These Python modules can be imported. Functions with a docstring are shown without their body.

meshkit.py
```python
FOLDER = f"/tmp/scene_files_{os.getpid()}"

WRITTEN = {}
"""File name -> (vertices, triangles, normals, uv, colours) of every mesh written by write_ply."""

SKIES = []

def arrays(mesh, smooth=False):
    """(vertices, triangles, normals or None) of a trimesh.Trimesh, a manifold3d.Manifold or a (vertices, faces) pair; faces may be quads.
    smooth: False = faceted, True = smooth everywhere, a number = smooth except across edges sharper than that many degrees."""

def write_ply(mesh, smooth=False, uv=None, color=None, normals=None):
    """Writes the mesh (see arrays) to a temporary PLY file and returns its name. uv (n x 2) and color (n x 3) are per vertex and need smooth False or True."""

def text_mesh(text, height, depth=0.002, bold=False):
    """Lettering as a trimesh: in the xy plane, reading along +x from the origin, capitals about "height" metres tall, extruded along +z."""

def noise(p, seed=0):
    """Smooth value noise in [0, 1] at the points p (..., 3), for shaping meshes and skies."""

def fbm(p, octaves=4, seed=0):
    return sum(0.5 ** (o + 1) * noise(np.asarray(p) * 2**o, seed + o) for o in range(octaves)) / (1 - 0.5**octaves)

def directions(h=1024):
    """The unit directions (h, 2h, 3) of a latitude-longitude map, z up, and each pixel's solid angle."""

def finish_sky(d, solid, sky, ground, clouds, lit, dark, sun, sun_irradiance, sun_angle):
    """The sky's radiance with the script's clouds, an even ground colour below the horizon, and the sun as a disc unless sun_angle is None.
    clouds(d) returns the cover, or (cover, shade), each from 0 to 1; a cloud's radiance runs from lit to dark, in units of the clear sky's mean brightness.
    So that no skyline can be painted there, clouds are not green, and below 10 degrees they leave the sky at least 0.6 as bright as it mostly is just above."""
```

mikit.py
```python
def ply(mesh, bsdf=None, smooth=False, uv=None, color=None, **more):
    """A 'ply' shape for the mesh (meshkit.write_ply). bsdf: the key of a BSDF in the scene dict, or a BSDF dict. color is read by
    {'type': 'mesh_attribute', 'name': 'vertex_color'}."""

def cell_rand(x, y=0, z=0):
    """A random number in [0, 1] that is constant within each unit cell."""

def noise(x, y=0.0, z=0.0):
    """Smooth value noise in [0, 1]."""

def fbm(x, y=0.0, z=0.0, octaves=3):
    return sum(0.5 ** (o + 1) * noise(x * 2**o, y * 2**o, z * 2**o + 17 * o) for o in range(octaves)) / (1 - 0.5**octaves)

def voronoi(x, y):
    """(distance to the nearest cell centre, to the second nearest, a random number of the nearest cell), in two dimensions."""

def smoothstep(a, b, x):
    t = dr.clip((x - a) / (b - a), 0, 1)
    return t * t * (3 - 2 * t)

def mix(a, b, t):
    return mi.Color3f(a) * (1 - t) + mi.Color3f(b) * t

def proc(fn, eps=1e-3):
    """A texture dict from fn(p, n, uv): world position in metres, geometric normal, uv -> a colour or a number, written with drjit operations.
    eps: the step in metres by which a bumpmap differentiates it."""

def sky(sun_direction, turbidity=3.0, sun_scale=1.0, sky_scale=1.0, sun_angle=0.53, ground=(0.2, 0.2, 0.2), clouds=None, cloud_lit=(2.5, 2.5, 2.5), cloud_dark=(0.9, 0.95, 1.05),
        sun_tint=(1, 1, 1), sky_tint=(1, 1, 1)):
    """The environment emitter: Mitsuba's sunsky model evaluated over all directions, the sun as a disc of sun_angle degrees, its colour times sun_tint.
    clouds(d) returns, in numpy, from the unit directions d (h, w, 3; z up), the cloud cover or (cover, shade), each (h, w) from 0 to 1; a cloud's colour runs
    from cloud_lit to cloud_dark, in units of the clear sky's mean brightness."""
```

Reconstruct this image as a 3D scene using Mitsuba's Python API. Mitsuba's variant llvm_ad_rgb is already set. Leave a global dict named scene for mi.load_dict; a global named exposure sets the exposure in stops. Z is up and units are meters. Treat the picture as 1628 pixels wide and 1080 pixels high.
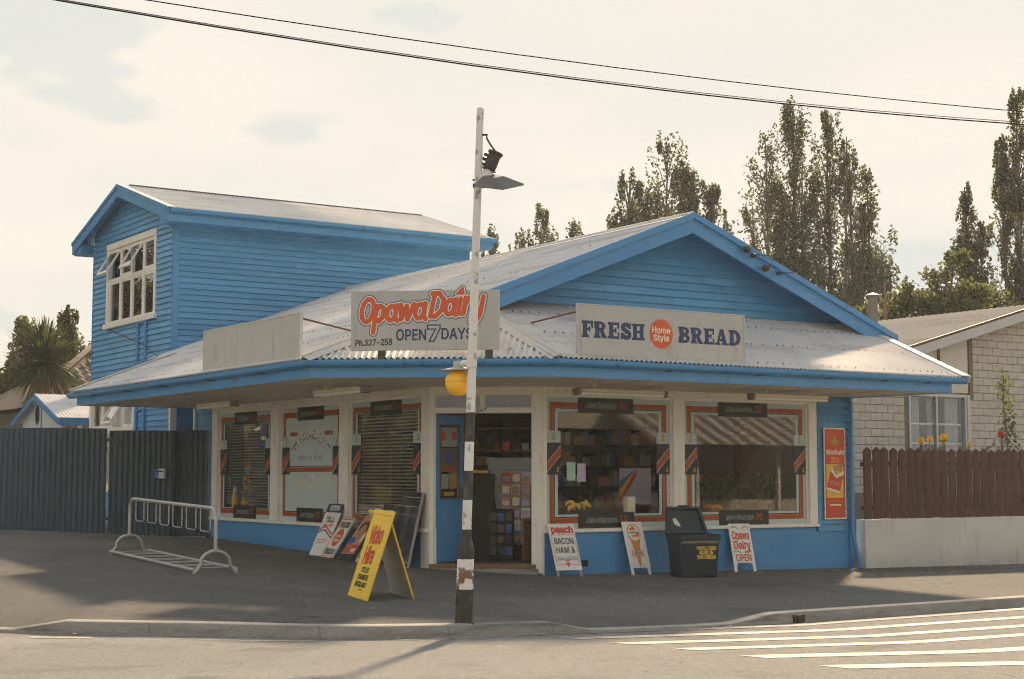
import math, random
import numpy as np, trimesh, shapely
import mitsuba as mi, drjit as dr
import mikit, meshkit
from shapely.geometry import Polygon, LineString, Point, box as sbox
from shapely.ops import unary_union
from shapely import affinity
T = mi.ScalarTransform4f
random.seed(7)
rng = np.random.default_rng(11)
scene, labels = {}, {}

# ------------------------------------------------------------------ camera, sky, exposure
# axes: x runs along the right-hand street, y along the left-hand street, z up; metres
PITCH = math.atan(215 / 2500.0)
AZ = math.radians(33.07)
EYE = np.array([0, 0, 1.32])
FWD = np.array([math.sin(AZ) * math.cos(PITCH), math.cos(AZ) * math.cos(PITCH), math.sin(PITCH)])
scene['camera'] = {'type': 'perspective', 'fov': math.degrees(2 * math.atan(814 / 2500.0)), 'fov_axis': 'x',
                   'near_clip': 0.1, 'far_clip': 2000.0,
                   'to_world': T().look_at(origin=EYE.tolist(), target=(EYE + FWD).tolist(), up=[0, 0, 1])}
SUN = np.array([1.02, 0.93, 0.88])


def clouds(d):
    p = d / np.maximum(d[..., 2:3] + 0.10, 0.05)
    u, v = p[..., 0] * .838 - p[..., 1] * .5457, p[..., 0] * .5457 + p[..., 1] * .838
    q = np.stack([u * 1.6 + 21.707, v * 1.5 + 17.767, 0 * u], -1)
    n = meshkit.fbm(q, 6, seed=3)
    m = meshkit.fbm(q * 1.3 + 9.1, 6, seed=8)
    n = n + 0.10 * (meshkit.fbm(q * 4.3 + 1.7, 5, seed=12) - 0.5)
    gap = np.clip((0.435 - n) / 0.04, 0, 1)
    high = np.clip((d[..., 2] - 0.38) / 0.32, 0, 1)
    cover = 1 - 0.85 * high * np.clip((0.62 - n) / 0.12, 0, 1)
    shade = np.clip(0.9 * gap + np.clip((m - 0.40) * 1.6, 0, 0.42), 0, 1)
    return cover, shade


scene['daylight'] = mikit.sky(SUN.tolist(), turbidity=3.5, sun_scale=0.72, sun_angle=3.0, clouds=clouds, cloud_lit=(1.74, 1.62, 1.42), cloud_dark=(1.40, 1.43, 1.35),
                              sun_tint=(1.0, 0.95, 0.89), sky_tint=(0.66, 0.685, 0.72), ground=(0.2, 0.19, 0.17))
exposure = 3.2

# ------------------------------------------------------------------ materials
fbm, noise, sstep, mix = mikit.fbm, mikit.noise, mikit.smoothstep, mikit.mix


def mat(name, bsdf):
    scene[name] = {'type': 'twosided', 'bsdf': bsdf} if bsdf['type'] not in ('thindielectric', 'dielectric', 'twosided', 'principledthin') else bsdf


def plain(name, c, rough=0.6, metal=0.0, **k):
    mat(name, {'type': 'principled', 'base_color': {'type': 'rgb', 'value': list(c)}, 'roughness': rough, 'metallic': metal, **k})


def painted(name, fn, rough=0.5, bump=None, **k):
    b = {'type': 'principled', 'base_color': mikit.proc(fn), 'roughness': rough, **k}
    if bump is not None:
        b = {'type': 'bumpmap', 'arbitrary': mikit.proc(bump, 2e-3), 'scale': 1.0, 'bsdf': b}
    mat(name, b)


def blue_fn(p, n, uv):
    a = fbm(p.x * 1.3, p.y * 1.3, p.z * 1.3, 3)
    b = fbm(p.x * 9, p.y * 9, p.z * 30, 3)
    s = fbm(p.x * 7 + 3, p.y * 7, p.z * 0.9, 3)
    c = mix((0.070, 0.262, 0.485), (0.098, 0.310, 0.54), sstep(0.3, 0.7, a))
    c = mix(c, (0.072, 0.22, 0.40), 0.35 * sstep(0.55, 0.8, b))
    return mix(c, (0.17, 0.36, 0.50), 0.30 * sstep(0.6, 0.85, s))


def bluetrim_fn(p, n, uv):
    a = fbm(p.x * 2.1, p.y * 2.1, p.z * 6, 3)
    s = fbm(p.x * 14, p.y * 14, p.z * 3, 3)
    c = mix((0.050, 0.215, 0.445), (0.072, 0.26, 0.505), a)
    return mix(c, (0.05, 0.08, 0.10), 0.55 * sstep(0.66, 0.85, s))


def plinth_fn(p, n, uv):
    a = fbm(p.x * 2.0, p.y * 2.0, p.z * 2.0, 4)
    c = mix((0.055, 0.24, 0.485), (0.078, 0.275, 0.53), a)
    dirt = sstep(0.16, -0.22, p.z - 0.02 * (p.y - 18.8) + 0.027 * (p.x - 12)) * fbm(p.x * 6, p.y * 6, p.z * 6, 3)
    return mix(c, (0.09, 0.085, 0.07), dr.clip(dirt, 0, 1) * 0.5)


def white_fn(p, n, uv):
    a = fbm(p.x * 3, p.y * 3, p.z * 3, 3)
    s = fbm(p.x * 25, p.y * 25, p.z * 4, 3)
    c = mix((0.70, 0.66, 0.58), (0.80, 0.77, 0.70), a)
    return mix(c, (0.34, 0.29, 0.22), 0.4 * sstep(0.62, 0.85, s))


def roof_fn(p, n, uv):
    a = fbm(p.x * 0.9, p.y * 0.9, p.z * 0.9, 4)
    streak = fbm(p.x * 0.8, p.y * 5.0, 0, 3) * sstep(0.2, 0.6, dr.abs(n.x)) + fbm(p.x * 5.0, p.y * 0.8, 3, 3) * (1 - sstep(0.2, 0.6, dr.abs(n.x)))
    sp = fbm(p.x * 22, p.y * 22, p.z * 9, 3)
    c = mix((0.50, 0.482, 0.45), (0.60, 0.578, 0.543), a)
    c = mix(c, (0.33, 0.30, 0.265), 0.55 * sstep(0.5, 0.8, streak))
    return mix(c, (0.20, 0.15, 0.11), 0.55 * sstep(0.68, 0.85, sp))


def roof2_fn(p, n, uv):
    return roof_fn(p, n, uv) * mi.Color3f(0.52, 0.50, 0.475)


def path_fn(p, n, uv):
    a = fbm(p.x * 0.35, p.y * 0.35, 0, 4)
    b = fbm(p.x * 2.3, p.y * 2.3, 2, 4)
    g = noise(p.x * 85, p.y * 85, 1)
    g2 = noise(p.x * 190, p.y * 190, 5)
    c = mix((0.076, 0.072, 0.064), (0.112, 0.106, 0.094), sstep(0.3, 0.7, a))
    c = mix(c, (0.125, 0.115, 0.097), 0.4 * sstep(0.55, 0.8, b))
    c = mix(c, (0.05, 0.047, 0.042), 0.45 * sstep(0.6, 0.9, fbm(p.x * 1.1 + 7, p.y * 0.6, 0, 3)))
    crack = dr.abs(fbm(p.x * 0.45 + 3, p.y * 0.45, 8, 4) - 0.5)
    c = mix(c, (0.03, 0.028, 0.025), 0.6 * sstep(0.0035, 0.0008, crack))
    c = mix(c, (0.06, 0.057, 0.05), 0.35 * sstep(0.02, 0.0, dr.abs(p.x + 0.55 * p.y - 15.9) - 0.25) * sstep(21, 17, p.y))
    g3 = noise(p.x * 32, p.y * 32, 9)
    return c * (0.62 + 0.34 * g + 0.24 * g2 + 0.2 * g3)


def road_fn(p, n, uv):
    a = fbm(p.x * 0.22, p.y * 0.5, 0, 4)
    b = fbm(p.x * 1.5, p.y * 3.0, 4, 4)
    g = noise(p.x * 75, p.y * 75, 1)
    g2 = noise(p.x * 170, p.y * 170, 5)
    c = mix((0.178, 0.170, 0.156), (0.228, 0.218, 0.200), sstep(0.3, 0.7, a))
    c = mix(c, (0.11, 0.10, 0.086), 0.45 * sstep(0.55, 0.8, b))
    oil = fbm(p.x * 0.9 + 11, p.y * 2.1, 3, 4)
    c = mix(c, (0.07, 0.066, 0.06), 0.5 * sstep(0.66, 0.80, oil))
    crack = dr.abs(fbm(p.x * 0.3 + 1, p.y * 0.6, 5, 4) - 0.5)
    c = mix(c, (0.05, 0.047, 0.042), 0.55 * sstep(0.003, 0.0006, crack))
    g3 = noise(p.x * 30, p.y * 30, 9)
    return c * (0.62 + 0.34 * g + 0.24 * g2 + 0.2 * g3)


def grain_bump(p, n, uv):
    return 0.004 * noise(p.x * 70, p.y * 70, 1) + 0.003 * noise(p.x * 150, p.y * 150, 7)


def kerb_fn(p, n, uv):
    a = fbm(p.x * 3, p.y * 3, p.z * 9, 4)
    g = noise(p.x * 90, p.y * 90, p.z * 90)
    c = mix((0.18, 0.17, 0.15), (0.36, 0.34, 0.30), a)
    c = mix(c, (0.07, 0.065, 0.055), 0.6 * sstep(0.55, 0.8, fbm(p.x * 1.7 + 5, p.y * 1.7, p.z * 12, 3)))
    run = (p.x + 0.35 * p.y) / 1.15
    joint = dr.abs(run - dr.floor(run) - 0.5)
    c = mix(c, (0.08, 0.075, 0.066), 0.45 * sstep(0.008, 0.003, joint))
    return c * (0.8 + 0.4 * g)


def linepaint_fn(p, n, uv):
    w = fbm(p.x * 6, p.y * 14, 1, 4)
    g = noise(p.x * 60, p.y * 60, 4)
    return mix((0.30, 0.282, 0.252), (0.18, 0.169, 0.151), dr.clip(sstep(0.44, 0.70, w) + 0.35 * g, 0, 1))


def plaster_fn(p, n, uv):
    a = fbm(p.x * 2, p.y * 2, p.z * 2, 4)
    s = fbm(p.x * 7, p.y * 7, p.z * 1.2, 3)
    c = mix((0.50, 0.48, 0.43), (0.66, 0.63, 0.57), a)
    c = mix(c, (0.28, 0.25, 0.21), 0.55 * sstep(0.58, 0.85, s))
    return mix(c, (0.17, 0.15, 0.12), 0.6 * sstep(0.12, -0.26, p.z) * fbm(p.x * 5, p.y * 5, p.z * 5, 3))


def board_fn(p, n, uv):
    a = fbm(p.x * 3, p.y * 3, p.z * 3, 3)
    s = fbm(p.x * 30, p.y * 30, p.z * 6, 3)
    c = mix((0.40, 0.395, 0.37), (0.47, 0.46, 0.43), a)
    c = mix(c, (0.35, 0.32, 0.27), 0.40 * sstep(0.56, 0.82, s))
    return mix(c, (0.27, 0.20, 0.14), 0.35 * sstep(0.62, 0.82, fbm(p.x * 11 + 5, p.y * 11, p.z * 1.3, 4)))


def fence_fn(p, n, uv):
    a = fbm(p.x * 1.2, p.y * 1.2, p.z * 0.6, 4)
    s = fbm(p.x * 9, p.y * 9, p.z * 0.8, 3)
    c = mix((0.016, 0.040, 0.056), (0.032, 0.068, 0.090), a)
    return mix(c, (0.055, 0.045, 0.035), 0.4 * sstep(0.62, 0.85, s))


def picket_fn(p, n, uv):
    s = fbm(p.x * 40, p.y * 40, p.z * 1.5, 3)
    a = fbm(p.x * 4.7, p.y * 2, 0, 2)
    return mix((0.060, 0.023, 0.011), (0.115, 0.048, 0.024), 0.5 * s + 0.5 * a)


def block_fn(p, n, uv):
    a = mikit.cell_rand(p.x * 3.1, 0, p.z * 6.1)
    g = fbm(p.x * 30, p.y * 30, p.z * 30, 3)
    b = fbm(p.x * 2, p.y * 2, p.z * 2, 3)
    return mix((0.42, 0.385, 0.32), (0.58, 0.535, 0.46), 0.35 * a + 0.35 * g + 0.3 * b)


def galv_fn(p, n, uv):
    a = fbm(p.x * 14, p.y * 14, p.z * 14, 3)
    return mix((0.30, 0.29, 0.27), (0.50, 0.49, 0.46), a)


def polewhite_fn(p, n, uv):
    chips = fbm(p.x * 16, p.y * 16, p.z * 9, 4)
    low = sstep(0.95, 0.3, p.z)
    c = mix((0.60, 0.58, 0.54), (0.70, 0.68, 0.63), fbm(p.x * 5, p.y * 5, p.z * 2, 3))
    c = mix(c, (0.33, 0.33, 0.33), sstep(0.655, 0.70, chips))
    return mix(c, (0.16, 0.075, 0.035), low * sstep(0.52, 0.60, fbm(p.x * 13 + 2, p.y * 13, p.z * 8, 4)))


def poleblack_fn(p, n, uv):
    a = fbm(p.x * 12, p.y * 12, p.z * 7, 4)
    return mix((0.018, 0.018, 0.017), (0.06, 0.058, 0.054), sstep(0.5, 0.75, a))


def tan_fn(p, n, uv):
    a = fbm(p.x * 1.7, p.y * 1.7, p.z, 3)
    return mix((0.50, 0.45, 0.36), (0.62, 0.57, 0.47), a)


def yellow_fn(p, n, uv):
    a = fbm(p.x * 9, p.y * 9, p.z * 9, 4)
    return mix((0.72, 0.47, 0.035), (0.80, 0.55, 0.06), a)


def chalk_fn(p, n, uv):
    a = fbm(p.x * 7, p.y * 7, p.z * 4, 4)
    return mix((0.022, 0.027, 0.027), (0.085, 0.10, 0.10), sstep(0.40, 0.8, a))


def bark_fn(p, n, uv):
    a = fbm(p.x * 12, p.y * 12, p.z * 2, 3)
    return mix((0.12, 0.092, 0.062), (0.27, 0.22, 0.155), a)


def leafcol(c0, c1):
    def fn(p, n, uv):
        return mix(c0, c1, fbm(p.x * 1.1, p.y * 1.1, p.z * 1.1, 2))
    return fn


painted('blue_weatherboard_paint', blue_fn, 0.45)


def blue_tone(k, chalk):
    def fn(p, n, uv):
        c = blue_fn(p + mi.Vector3f(3.7 * k, 1.3 * k, 0), n, uv) * k
        return mix(c, (0.22, 0.40, 0.54), chalk * sstep(0.45, 0.8, fbm(p.x * 2.5 + 9 * k, p.y * 2.5, p.z * 14, 3)))
    return fn


BOARD_PAINTS = ['blue_weatherboard_paint']
for nm, k, ch in (('blue_board_dull', .93, .10), ('blue_board_chalky', 1.04, .28), ('blue_board_deep', .88, .05)):
    painted(nm, blue_tone(k, ch), 0.5)
    BOARD_PAINTS.append(nm)
painted('blue_trim_paint', bluetrim_fn, 0.35)
painted('blue_plinth_paint', plinth_fn, 0.55)
painted('white_joinery_paint', white_fn, 0.45)
painted('roof_iron', roof_fn, 0.5)
painted('roof_fibre', roof2_fn, 0.95, specular=0.05)
painted('path_asphalt', path_fn, 0.9, grain_bump)
painted('road_asphalt', road_fn, 0.9, grain_bump)
painted('kerb_concrete', kerb_fn, 0.85)
painted('line_paint', linepaint_fn, 0.7)
painted('wall_plaster', plaster_fn, 0.85)
painted('sign_board_white', board_fn, 0.6)
painted('fence_iron', fence_fn, 0.45)
painted('picket_stain', picket_fn, 0.75)
painted('block_masonry', block_fn, 0.9)
painted('galvanised', galv_fn, 0.42, metallic=0.35)
painted('pole_white', polewhite_fn, 0.5)
painted('pole_black', poleblack_fn, 0.45)
painted('soffit_cream', tan_fn, 0.6)
painted('yellow_board', yellow_fn, 0.5)
painted('chalkboard', chalk_fn, 0.8)
painted('bark', bark_fn, 0.9)
LEAF = {}
for nm, c0, c1, dt in (('poplar_leaf', (0.115, 0.120, 0.048), (0.155, 0.155, 0.066), 1.1), ('poplar_leaf_green', (0.110, 0.132, 0.050), (0.145, 0.162, 0.062), 1.1),
                       ('bush_leaf', (0.125, 0.138, 0.048), (0.165, 0.175, 0.066), 1.2), ('palm_leaf', (0.085, 0.105, 0.032), (0.13, 0.145, 0.055), 0.7),
                       ('palm_dead_leaf', (0.15, 0.11, 0.06), (0.23, 0.18, 0.10), 0.3)):
    scene[nm] = {'type': 'principledthin', 'base_color': mikit.proc(leafcol(c0, c1)), 'roughness': 0.55, 'diff_trans': dt}
plain('white_paint', (0.74, 0.72, 0.67), 0.5)
plain('window_band_pale', (0.40, 0.50, 0.50), 0.5)
plain('window_panel_pale', (0.48, 0.56, 0.54), 0.5)
plain('orange_band', (0.33, 0.055, 0.009), 0.5)
plain('gold_band', (0.45, 0.27, 0.05), 0.5)
plain('black_print', (0.010, 0.012, 0.012), 0.45)
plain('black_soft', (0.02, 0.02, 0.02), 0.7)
plain('dark_print', (0.055, 0.055, 0.045), 0.6)
plain('orange_print', (0.60, 0.095, 0.022), 0.5)
plain('red_print', (0.52, 0.06, 0.022), 0.5)
plain('navy_print', (0.022, 0.034, 0.105), 0.5)
plain('outline_blue', (0.10, 0.13, 0.25), 0.5)
plain('cream_print', (0.74, 0.66, 0.52), 0.5)
plain('grey_print', (0.30, 0.33, 0.33), 0.6)
plain('poster_red', (0.56, 0.062, 0.018), 0.4)
plain('poster_yellow', (0.70, 0.42, 0.05), 0.4)
plain('cone_orange', (0.66, 0.22, 0.035), 0.5)
plain('tan_print', (0.42, 0.22, 0.08), 0.5)
plain('pink_print', (0.55, 0.25, 0.20), 0.5)
plain('blue_print', (0.05, 0.12, 0.33), 0.5)
plain('green_print', (0.10, 0.30, 0.16), 0.5)
plain('mint_paper', (0.42, 0.62, 0.52), 0.7)
plain('lilac_paper', (0.52, 0.46, 0.60), 0.7)
plain('amber_globe', (0.86, 0.47, 0.018), 0.35, clearcoat=0.5)
plain('bin_green', (0.008, 0.024, 0.026), 0.42)
plain('bin_dark', (0.010, 0.018, 0.019), 0.6)
plain('lamp_grey', (0.16, 0.145, 0.12), 0.4, 0.3)
plain('lamp_dark', (0.055, 0.05, 0.042), 0.5, 0.3)
plain('wire_black', (0.035, 0.027, 0.020), 0.7)
plain('rubber', (0.02, 0.02, 0.02), 0.7)
plain('insulator_brown', (0.07, 0.045, 0.03), 0.3)
plain('light_fitting', (0.60, 0.54, 0.43), 0.45)
plain('tube_glass', (0.72, 0.70, 0.62), 0.25)
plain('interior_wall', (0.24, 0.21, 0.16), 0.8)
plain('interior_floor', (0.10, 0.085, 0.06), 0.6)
plain('timber', (0.17, 0.10, 0.05), 0.6)
plain('blind_slat', (0.50, 0.50, 0.43), 0.6)
plain('blind_dark', (0.045, 0.04, 0.03), 0.6)
plain('mortar', (0.20, 0.175, 0.14), 0.95)
plain('barge_white', (0.50, 0.48, 0.445), 0.6)
plain('barge_brown', (0.10, 0.05, 0.03), 0.6)
plain('panel_cream', (0.60, 0.56, 0.49), 0.7)
plain('tile_brown', (0.15, 0.115, 0.08), 0.8)
plain('tile_pale', (0.24, 0.20, 0.145), 0.8)
plain('curtain_white', (0.62, 0.63, 0.62), 0.8)
plain('curtain_sheer', (0.27, 0.285, 0.30), 0.8)
plain('dark_room', (0.03, 0.032, 0.034), 0.8)
plain('aluminium', (0.45, 0.46, 0.46), 0.4, 0.5)
plain('garage_pale', (0.55, 0.58, 0.58), 0.7)
plain('grass', (0.06, 0.085, 0.025), 0.9)
plain('dry_leaf', (0.22, 0.12, 0.045), 0.8)
plain('dry_leaf_pale', (0.34, 0.24, 0.11), 0.8)
plain('petal_yellow', (0.78, 0.52, 0.03), 0.6)
plain('petal_red', (0.62, 0.05, 0.02), 0.6)
plain('rust', (0.14, 0.065, 0.03), 0.8)
plain('nail_dark', (0.07, 0.055, 0.042), 0.7)
plain('brick_brown', (0.115, 0.055, 0.032), 0.9)
plain('shop_over_white', (0.46, 0.43, 0.37), 0.7)
plain('awning_dark', (0.16, 0.14, 0.12), 0.7)
plain('aframe_grey', (0.30, 0.29, 0.27), 0.7)
scene['window_glass'] = {'type': 'thindielectric', 'int_ior': 1.52}

# ------------------------------------------------------------------ helpers


def numbered(key):
    if key not in scene and key not in THINGS:
        return key
    i = 1
    while f'{key}_{i:03d}' in scene or f'{key}_{i:03d}' in THINGS:
        i += 1
    return f'{key}_{i:03d}'


THINGS = set()


def tag(key, label=None, cat=None, group=None, kind=None):
    d = {}
    for a, b in (('label', label), ('category', cat), ('group', group), ('kind', kind)):
        if b:
            d[a] = b
    if d:
        labels[key] = d
    return key


def thing(name, label, cat, group=None):
    k = numbered(name)
    THINGS.add(k)
    return tag(k, label, cat, group)


def add(key, mesh, m, smooth=False, **t):
    if not (key in THINGS and key not in scene):
        key = numbered(key)
    scene[key] = mikit.ply(mesh, m, smooth)
    if t:
        tag(key, **t)
    return key


def cat(ms):
    return trimesh.util.concatenate([m for m in ms if m is not None])


def box(x0, x1, y0, y1, z0, z1):
    m = trimesh.creation.box((abs(x1 - x0), abs(y1 - y0), abs(z1 - z0)))
    m.apply_translation(((x0 + x1) / 2, (y0 + y1) / 2, (z0 + z1) / 2))
    return m


def cbox(x0, x1, y0, y1, z0, z1, c=0.006):
    """box with chamfered edges"""
    hx, hy, hz = abs(x1 - x0) / 2, abs(y1 - y0) / 2, abs(z1 - z0) / 2
    c = min(c, hx * .6, hy * .6, hz * .6)
    pts = []
    for sx in (-1, 1):
        for sy in (-1, 1):
            for sz in (-1, 1):
                pts += [(sx * (hx - c), sy * hy, sz * (hz)) if False else (sx * (hx - c), sy * (hy - c), sz * hz),
                        (sx * (hx - c), sy * hy, sz * (hz - c)), (sx * hx, sy * (hy - c), sz * (hz - c))]
    m = trimesh.convex.convex_hull(np.array(pts))
    m.apply_translation(((x0 + x1) / 2, (y0 + y1) / 2, (z0 + z1) / 2))
    return m


class Frame:
    """local (a, b, c): a to the viewer's right along the face, b up, c out of the face"""

    def __init__(self, o, u, v=(0, 0, 1)):
        self.o = np.array(o, float)
        self.u = np.array(u, float) / np.linalg.norm(u)
        v = np.array(v, float)
        v = v - self.u * (v @ self.u)
        self.v = v / np.linalg.norm(v)
        self.n = np.cross(self.u, self.v)

    def pt(self, a, b, c=0):
        return self.o + self.u * a + self.v * b + self.n * c

    def __call__(self, m):
        m = m.copy()
        v = np.asarray(m.vertices)
        m.vertices = self.o + v[:, :1] * self.u + v[:, 1:2] * self.v + v[:, 2:] * self.n
        return m


def fbox(F, a0, a1, b0, b1, c0, c1, ch=0.0):
    return F(cbox(a0, a1, b0, b1, c0, c1, ch) if ch else box(a0, a1, b0, b1, c0, c1))


def ext(poly, h, c0=0.0):
    """extrude a shapely polygon (local a, b) by h from c0"""
    gs = [g for g in getattr(poly, 'geoms', [poly]) if g.geom_type == 'Polygon' and g.area > 1e-9]
    if not gs:
        return None
    m = cat([trimesh.creation.extrude_polygon(g, h, engine='earcut') for g in gs])
    m.apply_translation((0, 0, c0))
    return m


def tube(pts, r, n=8, closed=False, cap=True):
    p = np.asarray(pts, float)
    r = np.broadcast_to(r, (len(p),))
    t = np.gradient(p, axis=0)
    if closed:
        t = np.roll(p, -1, 0) - np.roll(p, 1, 0)
    t /= np.linalg.norm(t, axis=1, keepdims=True) + 1e-12
    a = np.cross(t[0], [0, 0, 1] if abs(t[0][2]) < .9 else [1, 0, 0])
    a /= np.linalg.norm(a)
    ang = np.arange(n) * 2 * np.pi / n
    V = []
    for i in range(len(p)):
        a = a - t[i] * (a @ t[i])
        a /= np.linalg.norm(a)
        b = np.cross(t[i], a)
        V.append(p[i] + r[i] * (np.cos(ang)[:, None] * a + np.sin(ang)[:, None] * b))
    V = np.vstack(V)
    Fc = []
    m = len(p) if closed else len(p) - 1
    for i in range(m):
        j = (i + 1) % len(p)
        for k in range(n):
            l = (k + 1) % n
            Fc += [[i * n + k, i * n + l, j * n + l], [i * n + k, j * n + l, j * n + k]]
    if cap and not closed:
        c0, c1 = len(V), len(V) + 1
        V = np.vstack([V, p[0], p[-1]])
        for k in range(n):
            l = (k + 1) % n
            Fc += [[c0, l, k], [c1, (len(p) - 1) * n + k, (len(p) - 1) * n + l]]
    return trimesh.Trimesh(V, Fc, process=False)


def arc(c, r, a0, a1, n, u, v):
    c, u, v = map(np.array, (c, u, v))
    return [c + r * (math.cos(t) * u + math.sin(t) * v) for t in np.linspace(a0, a1, n)]


def lathe(prof, n=24):
    return trimesh.creation.revolve(np.array(prof, float), sections=n)


def rib(P0, along, down, n, L, trange, pitch, amp, per=6):
    """corrugated sheet: ribs run down, repeat along; trange(s) gives the start and end of each rib"""
    P0, along, down, n = (np.array(q, float) for q in (P0, along, down, n))
    k = max(2, int(L / pitch * per))
    s = np.linspace(0, L, k)
    h = amp * np.sin(2 * np.pi * s / pitch)
    t = np.array([trange(q) for q in s])
    A = P0 + s[:, None] * along + t[:, :1] * down + h[:, None] * n
    B = P0 + s[:, None] * along + t[:, 1:] * down + h[:, None] * n
    V = np.vstack([A, B])
    i = np.arange(k - 1)
    F = np.vstack([np.stack([i, i + 1, i + 1 + k], 1), np.stack([i, i + 1 + k, i + k], 1)])
    return trimesh.Trimesh(V, F, process=False)


_tp = {}


def textpoly(s, h, bold=True, w=None, shear=0.0):
    """lettering as a polygon, left edge at a = 0, base line at b = 0"""
    if (s, bold) not in _tp:
        m = meshkit.text_mesh(s, 1.0, 0.01, bold)
        top = m.triangles[m.face_normals[:, 2] > 0.5][:, :, :2]
        _tp[(s, bold)] = unary_union([Polygon(q) for q in top]).buffer(0.002)
    p = _tp[(s, bold)]
    x0, _, x1, _ = p.bounds
    p = affinity.translate(p, -x0, 0)
    p = affinity.scale(p, h, h, origin=(0, 0))
    if w:
        p = affinity.scale(p, w / (p.bounds[2] - p.bounds[0]), 1, origin=(0, 0))
    if shear:
        p = affinity.skew(p, xs=math.degrees(math.atan(shear)), origin=(0, 0))
    return p


def centred(p, a, b):
    x0, _, x1, _ = p.bounds
    return affinity.translate(p, a - (x0 + x1) / 2, b)


def at(p, a, b, rot=0):
    return affinity.translate(affinity.rotate(p, rot, origin=(0, 0)), a, b)


def strokes(lines, r):
    return unary_union([LineString(l).buffer(r, quad_segs=5) if len(l) > 1 else Point(l[0]).buffer(r) for l in lines])


def el(cx, cy, rx, ry, a0=0, a1=360, n=22):
    return [(cx + rx * math.cos(math.radians(t)), cy + ry * math.sin(math.radians(t))) for t in np.linspace(a0, a1, n)]


def scribble(w, h, n, seed):
    """a line of small marks too worn to read"""
    r = random.Random(seed)
    out, x = [], 0
    while x < w:
        q = r.uniform(.5, 1.1) * h
        if r.random() < .82:
            out.append(sbox(x, 0, min(w, x + q * .7), h * r.uniform(.55, 1)))
        x += q
    return unary_union(out)


def print_on(F, key, poly, m, c=0.002, h=0.0015, **t):
    g = ext(poly, h, c)
    if g is None:
        return None
    return add(key, F(g), m, **t)


# ------------------------------------------------------------------ ground


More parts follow.
